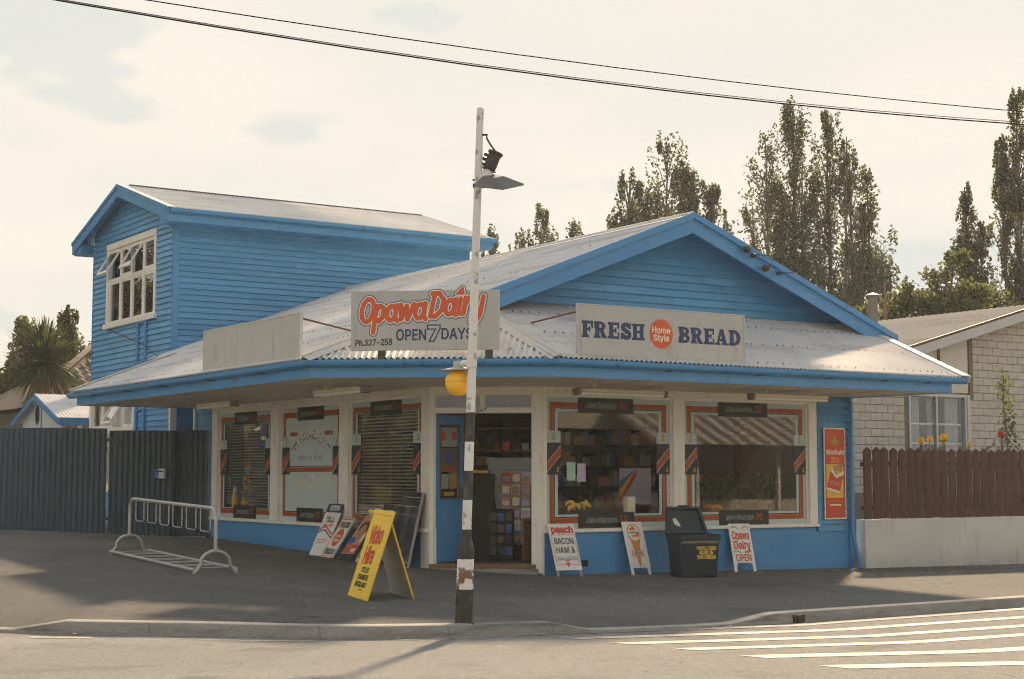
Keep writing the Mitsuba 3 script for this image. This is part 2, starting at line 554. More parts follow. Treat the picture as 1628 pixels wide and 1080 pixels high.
def G(x, y):
    """lie of the footpath: rises along the left street, falls along the right one"""
    x, y = np.asarray(x, float), np.asarray(y, float)
    k = np.clip((y - 13) / 5.3, 0, 1)
    return (.022 * (np.clip(y, 9, 34) - 18.8) + k * np.interp(x, [-15, 7.85, 11.2, 12.5, 18.6, 26], [.73, .112, 0, -.075, -.165, -.25])
            + (1 - k) * np.interp(x, [-15, 7.85, 12, 26], [.73, .112, 0, 0]))


KP = np.array([(2.5, 70), (2.5, 40), (2.5, 24), (2.5, 18), (2.62, 16.2), (2.95, 15.0), (3.4, 14.4), (3.95, 14.1), (4.35, 13.88), (4.85, 13.67), (5.5, 13.42), (6.33, 13.0), (7.05, 12.82),
               (7.85, 12.76), (8.6, 12.74), (9.3, 12.74), (10.4, 12.78), (11.4, 12.92), (12.3, 13.02), (13.5, 13.02), (15.9, 13.03), (19, 13.05), (26, 13.1), (45, 13.2), (90, 13.2)])
seg = np.concatenate([[0], np.cumsum(np.linalg.norm(np.diff(KP, axis=0), axis=1))])
ss = np.unique(np.concatenate([np.linspace(seg[3], seg[21], 160), seg]))
from scipy.interpolate import PchipInterpolator
KX, KY = PchipInterpolator(seg, KP[:, 0])(ss), PchipInterpolator(seg, KP[:, 1])(ss)
KERB = np.stack([KX, KY], 1)


def dip(x):
    """how far the kerb is let down, 0 to 1"""
    x = np.asarray(x, float)
    return np.clip(np.minimum((x - 8.75) / .5, (11.9 - x) / .7), 0, 1) + np.clip((4.35 - x) / .4, 0, 1) * (np.clip((x - 2.9) / .4, 0, 1))


kt = np.gradient(KERB, axis=0)
kt /= np.linalg.norm(kt, axis=1, keepdims=True)
kin = np.stack([-kt[:, 1], kt[:, 0]], 1)      # towards the buildings
kin *= np.sign(((np.array([20, 40]) - KERB) * kin).sum(1))[:, None]
ktop = G(KX, KY) - .06 - .085 * dip(KX)

CEN = np.array([26.0, 46.0])
tt = np.array([0, .004, .012, .025, .045, .07, .10, .14, .19, .25, .32, .4, .5, .65, .8, 1.0])
IN = KERB + kin * 0.14
rows = []
for t in tt:
    q = IN + t * (CEN - IN)
    d = np.linalg.norm(q - IN, axis=1)
    z = G(q[:, 0], q[:, 1]) - .06 * np.clip(1 - d / 4, 0, 1) - .085 * dip(KX) * np.clip(1 - d / 1.0, 0, 1)
    z += 0.012 * (meshkit.fbm(np.stack([q[:, 0] * .7, q[:, 1] * .7, q[:, 0] * 0], 1), 3) - .5) * np.clip(d / .5, 0, 1)
    rows.append(np.column_stack([q, z]))
V = np.vstack(rows)
K = len(KERB)
F_ = []
for r in range(len(tt) - 1):
    for i in range(K - 1):
        a, b, c, d = r * K + i, r * K + i + 1, (r + 1) * K + i + 1, (r + 1) * K + i
        F_ += [[a, b, c], [a, c, d]]
add('footpath', trimesh.Trimesh(V, F_, process=False), 'path_asphalt', True, kind='structure')
# kerb: bullnosed top, leaning face
prof = [(.14, 0.004), (.03, 0.004), (.008, -.008), (0, -.035), (-.03, -.30)]
kv = np.vstack([np.column_stack([KERB + kin * a, ktop + b * (1 if b > -.2 else 1)]) for a, b in prof])
F_ = []
for r in range(len(prof) - 1):
    for i in range(K - 1):
        a, b, c, d = r * K + i, r * K + i + 1, (r + 1) * K + i + 1, (r + 1) * K + i
        F_ += [[a, c, b], [a, d, c]]
add('kerb', trimesh.Trimesh(kv, F_, process=False), 'kerb_concrete', 40, kind='structure')
kz = float(G(12.25, 13.0)) - .06
add('kerb__drain_outlet', cat([tube([(12.25, 12.97, kz - .075), (12.25, 13.12, kz - .075)], .042, 12), box(12.17, 12.33, 12.99, 13.05, kz - .118, kz - .035)]), 'lamp_dark')


def grid(x0, x1, y0, y1, nx, ny, off):
    X, Y = np.meshgrid(np.linspace(x0, x1, nx), np.linspace(y0, y1, ny), indexing='ij')
    Z = G(X, Y) + off
    i, j = np.meshgrid(np.arange(nx - 1), np.arange(ny - 1), indexing='ij')
    a = (i * ny + j).ravel()
    return trimesh.Trimesh(np.stack([X, Y, Z], -1).reshape(-1, 3), np.vstack([np.stack([a, a + ny, a + ny + 1], 1), np.stack([a, a + ny + 1, a + 1], 1)]), process=False)


add('road', grid(-60, 90, -24, 40, 220, 130, -.18), 'road_asphalt', True, kind='structure')
add('ground', grid(-700, 800, -500, 1200, 60, 60, -.62), 'grass', True, kind='structure')
STR = [((8.34, 12.84), (8.40, 12.70), (24, 13.0), (24, 12.84)), ((8.62, 12.46), (8.76, 12.30), (24, 12.03), (24, 11.85)), ((8.88, 11.96), (9.02, 11.79), (24, 11.2), (24, 11.0)),
       ((9.18, 11.42), (9.31, 11.24), (24, 10.45), (24, 10.23)), ((9.44, 10.80), (9.56, 10.57), (24, 8.9), (24, 8.64)), ((9.64, 10.02), (9.77, 9.76), (24, 7.6), (24, 7.3))]


def marking(q, key='road__crossing_stripe', m='line_paint'):
    a, b, c, d = (np.array(p) for p in q)
    n = 40
    s = np.linspace(0, 1, n)[:, None]
    p0, p1 = a + (c - a) * s, b + (d - b) * s
    V = np.vstack([np.column_stack([p, G(p[:, 0], p[:, 1]) - .176]) for p in (p0, p1)])
    i = np.arange(n - 1)
    add(key, trimesh.Trimesh(V, np.vstack([np.stack([i, i + n, i + n + 1], 1), np.stack([i, i + n + 1, i + 1], 1)]), process=False), m, True)


for q in STR:
    marking(q)
for a, b, w in (((4.0, 14.5 - .75), (4.48, 13.68 - .12), .07), ((5.30, 13.16), (6.25, 12.83), .035), ((7.0, 12.72), (8.05, 12.66), .035)):
    a, b = np.array(a), np.array(b)
    t = (b - a) / np.linalg.norm(b - a)
    n = np.array([-t[1], t[0]]) * w
    marking((a + n, a - n, b + n, b - n), 'road__edge_line')

# fallen leaves on the footpath
lv, lf = [], []
for i in range(230):
    if i < 120:
        x = rng.uniform(14.8, 22)
        y = 18.05 - abs(rng.normal(0, .35)) - .1
    elif i < 150:
        j = rng.integers(40, 120)
        x, y = KERB[j] - kin[j] * rng.uniform(.02, .12)
    else:
        x, y = rng.uniform(6, 18), rng.uniform(13.2, 17.8)
        if x < 9:
            y = rng.uniform(14, 24)
    z = float(G(x, y)) + (.004 if not 120 <= i < 150 else -.17)
    d = 0 if 120 <= i < 150 else .06 * max(0, 1 - (y - 13) / 4)
    r, a = rng.uniform(.018, .045), rng.uniform(0, 6.28)
    c, s = math.cos(a) * r, math.sin(a) * r
    b = len(lv)
    lv += [(x + c, y + s, z - d + .012), (x - s * .5, y + c * .5, z - d + .02), (x - c, y - s, z - d + .014), (x + s * .5, y - c * .5, z - d + .016)]
    lf += [[b, b + 1, b + 2], [b, b + 2, b + 3]]
add('fallen_leaves', trimesh.Trimesh(lv, lf, process=False), 'dry_leaf_pale', kind='stuff', label='dry brown leaves scattered over the footpath below the shop wall', cat='leaves')

# ------------------------------------------------------------------ shop building


def boards(F, key, region, pitch, b0, b1, m='blue_weatherboard_paint', bot=.036, top=.004):
    """bevel-back weatherboards, each a piece of its own, cut to the region (local a, b)"""
    b = b0
    while b < b1:
        p = region.intersection(sbox(-100, b, 100, min(b + pitch, b1)))
        pieces = []
        for g in getattr(p, 'geoms', [p]):
            if g.bounds and g.bounds[2] - g.bounds[0] > 3.2:
                xj = g.bounds[0] + (g.bounds[2] - g.bounds[0]) * random.choice([.22, .38, .5, .63, .8])
                pieces += [g.intersection(sbox(-100, -100, xj - .002, 100)), g.intersection(sbox(xj + .002, -100, 100, 100))]
            else:
                pieces.append(g)
        for g in pieces:
            if g.geom_type != 'Polygon' or g.area < .002:
                continue
            e = trimesh.creation.extrude_polygon(g, 1.0, engine='earcut')
            v = np.array(e.vertices)
            f = np.clip((v[:, 1] - b) / pitch, 0, 1)
            v[:, 2] = np.where(v[:, 2] > .5, bot + (top - bot) * f + random.uniform(-.0015, .0015), 0.0)
            # the bottom edge laps a little over the board below
            e.vertices = v
            add(key, F(e), random.choice(BOARD_PAINTS))
        b += pitch


def sweep(path, prof):
    """sweep an open profile (out, z) along a plan polyline, outward to the right of its direction, mitred"""
    p = np.array(path, float)
    d = np.diff(p, axis=0)
    d /= np.linalg.norm(d, axis=1, keepdims=True)
    nr = np.stack([d[:, 1], -d[:, 0]], 1)
    V = []
    for i in range(len(p)):
        if i == 0:
            m = nr[0]
        elif i == len(p) - 1:
            m = nr[-1]
        else:
            m = nr[i - 1] + nr[i]
            m /= (m @ nr[i])
        V += [(p[i, 0] + m[0] * o, p[i, 1] + m[1] * o, z) for o, z in prof]
    k = len(prof)
    F = []
    for i in range(len(p) - 1):
        for j in range(k - 1):
            a, b, c, e = i * k + j, i * k + j + 1, (i + 1) * k + j + 1, (i + 1) * k + j
            F += [[a, b, c], [a, c, e]]
    for i in (0, len(p) - 1):      # end caps
        for j in range(1, k - 1):
            F.append([i * k, i * k + j, i * k + j + 1])
    return trimesh.Trimesh(V, F, process=False)


S = thing('shop', 'single storey blue weatherboard corner shop with iron verandah roof and white window frames', 'shop')
FR = Frame((12.428, 18.315, 0), (1, 0, 0))
FL = Frame((11.186, 27.95, 0), (0, -1, 0))
FC = Frame((11.186, 19.28, 0), (1.242, -.965, 0))
LW = 27.95 - 19.28
CW = float(np.hypot(1.242, .965))
# walls
add(S + '__plinth', cat([fbox(FR, .02, 5.22, -.45, .508, -.12, .004), fbox(FR, 5.22, 5.955, -.45, .43, -.12, .004), fbox(FL, .6, LW - .02, -.45, .497, -.12, .004)]), 'blue_plinth_paint')
add(S + '__plinth__vent', fbox(FR, .62, .78, .02, .11, .004, .012), 'black_soft')
fw = add(S + '__front_wall', fbox(FR, 5.26, 5.93, .43, 2.60, -.12, -.002), 'blue_weatherboard_paint')
boards(FR, S + '__front_wall__weatherboard', sbox(5.262, .43, 5.94, 2.57), .1165, .43, 2.57)
add(S + '__front_wall__corner_board', cat([fbox(FR, 5.93, 5.985, -.3, 2.57, -.06, .034)]), 'blue_trim_paint')
add(S + '__left_wall', cat([fbox(FL, 0, .69, .2, 2.60, -.12, -.002)]), 'blue_weatherboard_paint')
boards(FL, S + '__left_wall__weatherboard', sbox(0, .25, .69, 2.57), .1165, .25, 2.57)
add(S + '__rear_wall', cat([box(18.26, 18.37, 18.33, 29.0, -.4, 3.72), box(11.9, 18.26, 28.88, 28.99, -.3, 3.7), box(11.19, 12.0, 27.84, 27.94, -.3, 3.7), box(11.9, 12.0, 27.94, 28.88, -.3, 3.7)]), 'blue_plinth_paint')
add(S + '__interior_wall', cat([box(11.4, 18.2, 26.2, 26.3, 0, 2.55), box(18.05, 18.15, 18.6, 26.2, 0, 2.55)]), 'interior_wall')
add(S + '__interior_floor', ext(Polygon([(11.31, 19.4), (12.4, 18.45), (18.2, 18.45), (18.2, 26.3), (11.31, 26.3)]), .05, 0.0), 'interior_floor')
# soffit and its battens
sof = Polygon([(8.86, 27.84), (8.82, 18.23), (11.26, 16.28), (18.49, 16.28), (18.49, 18.32), (18.2, 27.84)])
add(S + '__soffit', ext(sof, .02, 2.562), 'soffit_cream')
for k in range(6):
    add(S + '__soffit__batten', box(12.6 + k * 1.2, 12.64 + k * 1.2, 16.32, 18.24, 2.552, 2.561), 'soffit_cream')
for k in range(7):
    add(S + '__soffit__batten', box(8.9, 11.12, 20.0 + k * 1.2, 20.04 + k * 1.2, 2.552, 2.561), 'soffit_cream')
FASC = [(8.86, 27.86), (8.80, 18.22), (11.25, 16.27), (18.50, 16.27)]
add(S + '__fascia', cat([sweep(FASC[::-1], [(0, 2.552), (0, 2.775), (-.022, 2.775), (-.022, 2.552), (0, 2.552)]), box(18.478, 18.50, 16.30, 18.31, 2.552, 2.74),
                         box(8.89, 11.1, 27.845, 27.867, 2.552, 2.76)]).copy(), 'blue_trim_paint')
GUT = [(8.865, 28.12), (8.80, 18.22), (11.25, 16.27), (18.74, 16.27)]
gp = [(-.002, 2.685), (-.05, 2.683), (-.085, 2.692), (-.112, 2.715), (-.122, 2.745), (-.124, 2.772), (-.112, 2.777), (-.106, 2.768), (-.1, 2.73), (-.004, 2.70), (-.002, 2.685)]
add(S + '__gutter', sweep(GUT[::-1], [(o - .022, z) for o, z in gp]), 'blue_trim_paint')
for x in (13.0, 14.6, 15.9, 17.0, 17.9):
    add(S + '__gutter__bracket', box(x, x + .03, 16.138, 16.27, 2.674, 2.69), 'lamp_dark')
for y in (19.6, 21.4, 23.3, 25.0, 26.6):
    add(S + '__gutter__bracket', box(8.68, 8.82, y, y + .03, 2.674, 2.69), 'lamp_dark')


# roofs
def zr(x):
    return 5.15 - .385 * abs(x - 14.785)


A_, B_, T_ = np.array([8.66, 18.17, 2.79]), np.array([11.22, 16.13, 2.79]), np.array([11.12, 18.31, 3.735])
sl = math.hypot(1, .385)
dn = np.array([-1, 0, -.385]) / sl
nl = np.array([-.385, 0, 1]) / sl


def lrange(s):
    y = 17.80 + s
    x = 10.55 if y < 18.24 else 8.66 if y < 27.75 else 10.5
    return (0, (14.785 - x) * sl)


add(S + '__roof_slope', rib((14.785, 17.80, 5.15), (0, 1, 0), dn, nl, 11.18, lrange, .080, .0150), 'roof_iron', True, label='long left hand slope of corrugated iron running down into the verandah roof')
dr_ = np.array([1, 0, -.385]) / sl
add(S + '__roof_slope', rib((14.785, 17.80, 5.15), (0, 1, 0), dr_, np.array([.385, 0, 1]) / sl, 11.18, lambda s: (0, 4.17 * sl), .080, .0150), 'roof_iron', True)
kf = (3.735 - 2.79) / (18.31 - 16.13)
sf = math.hypot(1, kf)
add(S + '__verandah_roof', rib((11.13, 18.31, 3.735), (1, 0, 0), np.array([0, -1, -kf]) / sf, np.array([0, -kf, 1]) / sf, 7.60, lambda s: (0, 2.18 * sf), .080, .0150), 'roof_iron', True)
ab = (B_ - A_)
LAB = np.linalg.norm(ab)
ab /= LAB
foot = A_ + ab * ((T_ - A_) @ ab)
up = T_ - foot
UL = np.linalg.norm(up)
up /= UL
sT = (T_ - A_) @ ab


def crange(s):
    h = s / sT if s < sT else (LAB - s) / (LAB - sT)
    return (0, UL * max(0, h))


add(S + '__verandah_roof', rib(A_, ab, up, np.cross(ab, up), LAB, crange, .080, .0150), 'roof_iron', True, label='three cornered verandah roof over the shop door')
add(S + '__ridge_cap', cat([tube([(14.785, 17.80, 5.165), (14.785, 29, 5.165)], .035, 8), Frame((14.785, 17.8, 5.17), (-1, 0, -.385), (0, 1, 0))(box(0, .16, 0, 11.18, .0, .004)),
                            Frame((14.785, 17.8, 5.17), (1, 0, -.385), (0, 1, 0))(box(0, .16, 0, 11.18, -.004, .0))]), 'roof_iron')


def hip(p, q, w, m='barge_white'):
    p, q = np.array(p, float), np.array(q, float)
    d = (q - p) / np.linalg.norm(q - p)
    s = np.cross(d, [0, 0, 1])
    s /= np.linalg.norm(s)
    u = np.cross(s, d)
    V = []
    for c in (p, q):
        V += [c + s * w - u * w * .42, c + u * .012, c - s * w - u * w * .42]
    return cat([trimesh.Trimesh(V, [[0, 3, 4], [0, 4, 1], [1, 4, 5], [1, 5, 2]], process=False), tube([p + u * .014, q + u * .014], .019, 7)])


up_ = np.array([0, 0, .02])
add(S + '__hip_flashing', hip(A_ + up_, T_ + up_, .13), 'barge_white')
add(S + '__hip_flashing', hip(B_ + up_, T_ + up_, .13), 'barge_white')
add(S + '__verge_flashing', cat([Frame((18.60, 16.12, 2.80), (0, 1, kf), (-1, 0, 0))(box(0, 2.36, -.16, 0.02, .0, .016)), Frame((18.74, 16.12, 2.70), (0, 1, kf))(box(0, 2.36, 0, .11, -.01, 0))]), 'barge_white')
add(S + '__verge_flashing', cat([Frame((8.66, 27.76, 2.815), (1, 0, .385), (0, 1, 0))(box(0, 1.95 * sl, -.13, .03, .0, .016))]), 'barge_white')
add(S + '__eave_flashing', cat([box(10.44, 10.56, 27.78, 29.5, 3.40, 3.50)]), 'blue_trim_paint')
nv, k = [], 0
for x in np.arange(11.6, 18.55, .152):
    for f in (.06, .42, .78):
        y = 16.13 + 2.18 * f
        if 11.75 < x < 14.5 and f < .3:
            continue
        m = trimesh.creation.icosphere(0, .013)
        m.apply_translation((x + rng.normal(0, .012), y + rng.normal(0, .01), 2.79 + kf * 2.18 * f + .012))
        nv.append(m)
for y in np.arange(18.6, 27.6, .152):
    for x in (8.85, 9.6, 10.4, 11.2, 12.4, 13.6):
        if rng.random() < (.9 if x < 11 else .3):
            m = trimesh.creation.icosphere(0, .013)
            m.apply_translation((x, y + rng.normal(0, .012), zr(x) + .012))
            nv.append(m)
for s in np.arange(.2, LAB - .2, .152):
    for f in (.12, .5, .8):
        if f * UL < crange(s)[1] - .1:
            m = trimesh.creation.icosphere(0, .013)
            m.apply_translation(A_ + ab * s + up * f * UL + [0, 0, .014])
            nv.append(m)
add(S + '__roof_nails', cat(nv), 'nail_dark', kind='stuff')
# gable
FG = Frame((0, 17.80, 0), (1, 0, 0))
FW = Frame((0, 18.315, 0), (1, 0, 0))
gab = Polygon([(11.19, 3.73), (18.38, 3.73), (18.38, zr(18.38) - .02), (14.785, 5.11), (11.19, zr(11.19) - .02)])
add(S + '__gable_wall', FW(ext(gab, .1, -.102)), 'blue_weatherboard_paint')
boards(FW, S + '__gable_wall__weatherboard', gab, .1165, 3.74, 5.12)


def bargepoly(x0, x1, t, b, cutl=0, cutr=0):
    return Polygon([(x0, zr(x0) + t), (x1, zr(x1) + t), (x1, zr(x1) + b), (x0, zr(x0) + b)])


for x0, x1 in ((10.52, 14.785), (14.785, 18.97)):
    k = add(S + '__barge_board', FG(cat([ext(bargepoly(x0, x1, .0, -.275), .028, -.03)])), 'blue_trim_paint')
    add(k + '__cover_strip', FG(cat([ext(bargepoly(x0 - (.03 if x0 < 12 else 0), x1 + (.03 if x1 > 15 else 0), .032, -.06), .035, .0), ext(bargepoly(x0, x1, -.095, -.106), .008, .0)])), 'blue_trim_paint')
    add(S + '__gable_soffit', FG(ext(bargepoly(x0 + .05, x1 - .05 if x1 > 15 else x1, -.035, -.055), .48, -.512)), 'blue_weatherboard_paint')
for x, z, r in ((15.75, 4.70, .055), (15.875, 4.61, .036), (16.125, 4.44, .058), (16.39, 4.38, .036)):
    k = add(S + '__insulator', cat([Frame((x, 17.76, z), (1, 0, 0), (0, 0, 1))(lathe([(0, 0), (r * .6, 0), (r, .02), (r * .7, .05), (r * .95, .075), (r * .5, .11), (0, .12)], 12))]), 'insulator_brown', 40)
wz = [(15.75, 17.64, 4.70), (15.83, 17.62, 4.64), (16.0, 17.63, 4.60), (16.2, 17.64, 4.56), (16.125, 17.64, 4.44)]
add(S + '__service_wire', cat([tube([(15.875, 17.64, 4.61), (16.05, 17.6, 4.615), (16.25, 17.62, 4.62)], .006, 5), tube([(16.39, 17.64, 4.38), (16.6, 17.62, 4.39), (16.75, 17.66, 4.44)], .006, 5), tube(wz, .005, 5)]), 'wire_black')
# downpipes
add(S + '__downpipe', cat([tube([(18.35, 18.21, 2.56), (18.35, 18.21, .45), (18.36, 18.2, .3), (18.44, 18.14, -.16)], .036, 12), box(18.30, 18.40, 18.2, 18.31, 1.6, 1.63), box(18.30, 18.40, 18.2, 18.31, .6, .63)]), 'blue_trim_paint', 40)
add(S + '__downpipe', tube([(11.13, 28.0, 2.56), (11.13, 28.0, .2)], .036, 12), 'white_paint', 40, label='pale downpipe in the recess at the left end of the shop')

# shop windows: frame is the part, glass and stickers its sub-parts
GOLD = strokes([[(0, -.012), (0, .02)], [(-.012, -.012), (.012, -.012)]], .008).union(Point(0, .022).buffer(.013))


def emblem(s):
    return affinity.scale(GOLD, s, s, origin=(0, 0))


def ring(a0, a1, b0, b1, w):
    return sbox(a0, b0, a1, b1).difference(sbox(a0 + w, b0 + w, a1 - w, b1 - w))


def shop_window(F, a0, a1, m0, m1, wide, label, panel=False, bot_banner=True, bott=.508):
    """glass from a0 to a1; frame members of width m0 and m1 either side"""
    sb = bott + .05
    fr = [fbox(F, a0 - m0, a0, sb, 2.46, -.09, .02, .006), fbox(F, a1, a1 + m1, sb, 2.46, -.09, .02, .006),
          fbox(F, a0 - m0, a1 + m1, 2.46, 2.562, -.09, .024, .006), fbox(F, a0 - m0, a1 + m1, bott - .004, sb, -.09, .06, .006),
          fbox(F, a0, a0 + .03, sb, 2.46, -.07, -.025), fbox(F, a1 - .03, a1, sb, 2.46, -.07, -.025), fbox(F, a0 + .03, a1 - .03, 2.425, 2.46, -.07, -.025)]
    k = add(S + '__display_window', cat(fr), 'white_joinery_paint', label=label)
    g0, g1 = a0 + .03, a1 - .03
    add(k + '__glass', F(ext(sbox(g0, sb, g1, 2.425), .0005, -.05)).copy() if False else Frame(F.pt(0, 0, -.045), F.u)(trimesh.Trimesh([(g0, sb, 0), (g1, sb, 0), (g1, 2.425, 0), (g0, 2.425, 0)], [[0, 1, 2], [0, 2, 3]], process=False)), 'window_glass')
    W = g1 - g0
    e = .105 if wide else .085
    C = -.0428
    P = lambda nm, poly, m, c=C: print_on(F, k + '__' + nm, poly, m, c, .0006)
    if panel:
        P('painted_panel', sbox(g0, sb, g1, 2.425), 'window_panel_pale', C - .0018)
    else:
        P('pale_band', ring(g0, g1, sb, 2.425, e + .095), 'window_band_pale', C - .0018)
    r0, r1 = sb + .075, 2.425 - .075
    P('orange_border', ring(g0 + e - .05, g1 - e + .05, r0, r1, .07), 'orange_band')
    P('black_line', ring(g0 + e + .026, g1 - e - .026, r0 + .076, r1 - .076, .016), 'black_print')
    P('gold_line', ring(g0 + e + .02, g1 - e - .02, r0 + .07, r1 - .07, .007), 'gold_band', C + .001)
    mid = (g0 + g1) / 2
    bw = min(.98, W * .50) if not wide else 1.0
    CO_ = -.0405
    for q, zz in ((0, 2.205), (1, sb)):
        if q and not bot_banner:
            continue
        o = -.06 if wide else -.02
        add(k + '__banner', F(box(mid + o - bw / 2, mid + o + bw / 2, zz, zz + .225, CO_ + .0, CO_ + .002)), 'black_print')
        t = textpoly('John Brandon', .085, False, bw * .56)
        add(k + '__banner_lettering', F(ext(affinity.translate(t, mid + o - bw / 2 + bw * .13, zz + .075), .001, CO_ + .003)), 'grey_print')
        add(k + '__banner_lettering', F(ext(affinity.translate(textpoly('30', .10, True, bw * .15), mid + o + bw / 2 - bw * .27, zz + .072), .001, CO_ + .003)), 'orange_band')
    for q in (0, 1):
        w = .245 if wide else .30
        s0 = g0 if q == 0 else g1 - w
        z0, z1 = 1.325, 1.775
        add(k + '__pack_sticker', F(box(s0, s0 + w, z1, z1 + .165, CO_, CO_ + .002)), 'window_band_pale')
        add(k + '__pack_sticker', F(box(s0, s0 + w, z0, z1 - .002, CO_, CO_ + .002)), 'black_print')
        dg = Polygon([(s0, z0 + .03), (s0 + w, z1 - .17), (s0 + w, z1 - .05), (s0, z0 + .15)])
        ds = Polygon([(s0, z0 + .016), (s0 + w, z1 - .184), (s0 + w, z1 - .036), (s0, z0 + .164)]).intersection(sbox(s0, z0, s0 + w, z1))
        add(k + '__sticker_print', F(ext(ds, .001, CO_ + .0022)), 'window_band_pale')
        add(k + '__sticker_print', F(ext(dg, .001, CO_ + .0035)), 'orange_band')
        add(k + '__sticker_print', F(ext(affinity.translate(emblem(1.9), s0 + w / 2, z1 + .075), .001, CO_ + .0022)), 'gold_band')
        add(k + '__sticker_print', F(ext(affinity.translate(emblem(1.2), s0 + w * .8, z0 + .06), .001, CO_ + .0022)), 'gold_band')
    return k, g0, g1, sb


def blind(F, k, g0, g1, b0, b1, holes=()):
    ms = []
    b = b0
    while b < b1:
        s = Frame(F.pt(0, b, -.13), F.u, F.v * .55 + F.n * .83)
        ms.append(s(box(g0 + .05, g1 - .05, -.017, .017, -.0005, .0005)))
        b += .052
    for a in np.linspace(g0 + .25, g1 - .25, 3):
        ms.append(fbox(F, a - .006, a + .006, b0, b1, -.117, -.116))
    add(k + '__venetian_blind', cat(ms), 'blind_slat', kind='stuff')


a = lambda y: 27.95 - y
k1, g0, g1, sb = shop_window(FL, a(27.0), a(24.673), .262, .164, False, 'leftmost shop window with venetian blind and striped border')
blind(FL, k1, g0, g1, sb + .25, 2.25)
add(k1 + '__blue_notice', cat([fbox(FL, g1 - .52, g1 - .30, 1.78, 2.18, -.056, -.054)]), 'blue_print')
add(k1 + '__notice_strip', fbox(FL, g1 - .50, g1 - .30, 1.92, 1.98, -.0415, -.0525), 'cream_print')
k2, g0, g1, sb = shop_window(FL, a(24.345), a(22.11), .164, .15, False, 'second shop window from the left backed with a pale painted panel', True)
zb = 1.30
P2 = lambda poly, m, c, nm='painted_sign': print_on(FL, k2 + '__' + nm, poly, m, c, .001)
mid = (g0 + g1) / 2
P2(sbox(g0 + .30, 1.28 + .085, g1 - .30, 1.28 + .16), 'orange_band', -.0415)
P2(sbox(g0 + .30, 1.28 + .17, g1 - .30, 1.28 + .185), 'black_print', -.0415)
P2(sbox(g0 + .30, 1.955, mid - .50, 2.02), 'orange_band', -.0415)
P2(sbox(mid + .50, 1.955, g1 - .30, 2.02), 'orange_band', -.0415)
arcp, R = [], .82
tx = textpoly('OPAWA DAIRY', .15, True, 1.45)
for g in getattr(tx, 'geoms', [tx]):
    cx = (g.bounds[0] + g.bounds[2]) / 2
    th = (.725 - cx) / R * .82
    arcp.append(affinity.translate(affinity.rotate(affinity.translate(g, -cx, 0), math.degrees(th), origin=(0, 0)), -R * math.sin(th), R * math.cos(th) - R))
arcp = affinity.translate(unary_union(arcp), mid, 1.93)
P2(affinity.translate(arcp, -.014, -.02), 'black_print', -.0415, 'painted_lettering')
P2(arcp, 'white_paint', -.0402, 'painted_lettering')
P2(strokes([[(mid - .72 + .06 * i, 1.74 + .21 * math.sin(math.pi * i / 24) ** .8) for i in range(25)]], .011), 'black_print', -.0415)
P2(affinity.translate(scribble(.9, .08, 12, 4), mid - .45, 1.57), 'grey_print', -.0415, 'painted_lettering')
for s, q, h in (('OPEN', -.58, .15), ('7', -.06, .30), ('DAYS', .14, .15)):
    P2(affinity.translate(textpoly(s, h, False), mid + q, 1.10 - (.08 if s == '7' else 0)), 'cream_print', -.0415, 'painted_lettering')
k3, g0, g1, sb = shop_window(FL, a(21.811), a(19.53), .15, .25, False, 'third shop window from the left, with venetian blind, nearest the door')
blind(FL, k3, g0, g1, sb + .2, 2.28)
k4, g0, g1, sb = shop_window(FR, 12.50 - 12.428, 14.776 - 12.428, .072, .108, True, 'wide shop window right of the door with paper notices on the glass')
add(k4 + '__paper_notice', fbox(FR, g0 + .36, g0 + .51, 1.24, 1.50, -.056, -.0545), 'mint_paper')
add(k4 + '__paper_notice', fbox(FR, g0 + .54, g0 + .69, 1.22, 1.48, -.056, -.0545), 'lilac_paper')
k5, g0, g1, sb = shop_window(FR, 14.993 - 12.428, 17.515 - 12.428, .109, .172, True, 'wide shop window at the right hand end of the front')
# posts at the cut-off corner and the doorway
add(S + '__corner_post', cat([fbox(FL, a(19.53) + .0, LW, -.3, .56, -.1, .021, .006), fbox(FC, -.01, .047, -.05, 2.56, -.1, .012, .005)]), 'white_joinery_paint')
add(S + '__corner_post', cat([fbox(FC, 1.425, CW + .005, -.05, 2.562, -.1, .014, .005), fbox(FR, 0.0, .03, -.2, .56, -.08, .021, .005)]), 'white_joinery_paint')
D = S + '__doorway'
add(D, cat([fbox(FC, .047, 1.425, 2.436, 2.562, -.1, .01, .005), fbox(FC, .047, 1.425, 2.187, 2.267, -.1, .012, .005), fbox(FC, .696, .767, 2.267, 2.436, -.1, .008, .004)]), 'white_joinery_paint')
for q0, q1 in ((.047, .696), (.767, 1.425)):
    add(D + '__transom_glass', Frame(FC.pt(0, 0, -.05), FC.u)(trimesh.Trimesh([(q0, 2.267, 0), (q1, 2.267, 0), (q1, 2.436, 0), (q0, 2.436, 0)], [[0, 1, 2], [0, 2, 3]], process=False)), 'window_glass')
add(D + '__house_number', FC(ext(centred(textpoly('147', .055, True), .72, 2.205), .002, .0125)), 'navy_print')
add(D + '__threshold', cat([fbox(FC, -.02, 1.49, .012, .075, -.3, .02, .008)]), 'timber')
add(D + '__doorstep', cat([fbox(FC, .05, 1.52, -.10, .012, -.2, .055, .01)]), 'kerb_concrete')
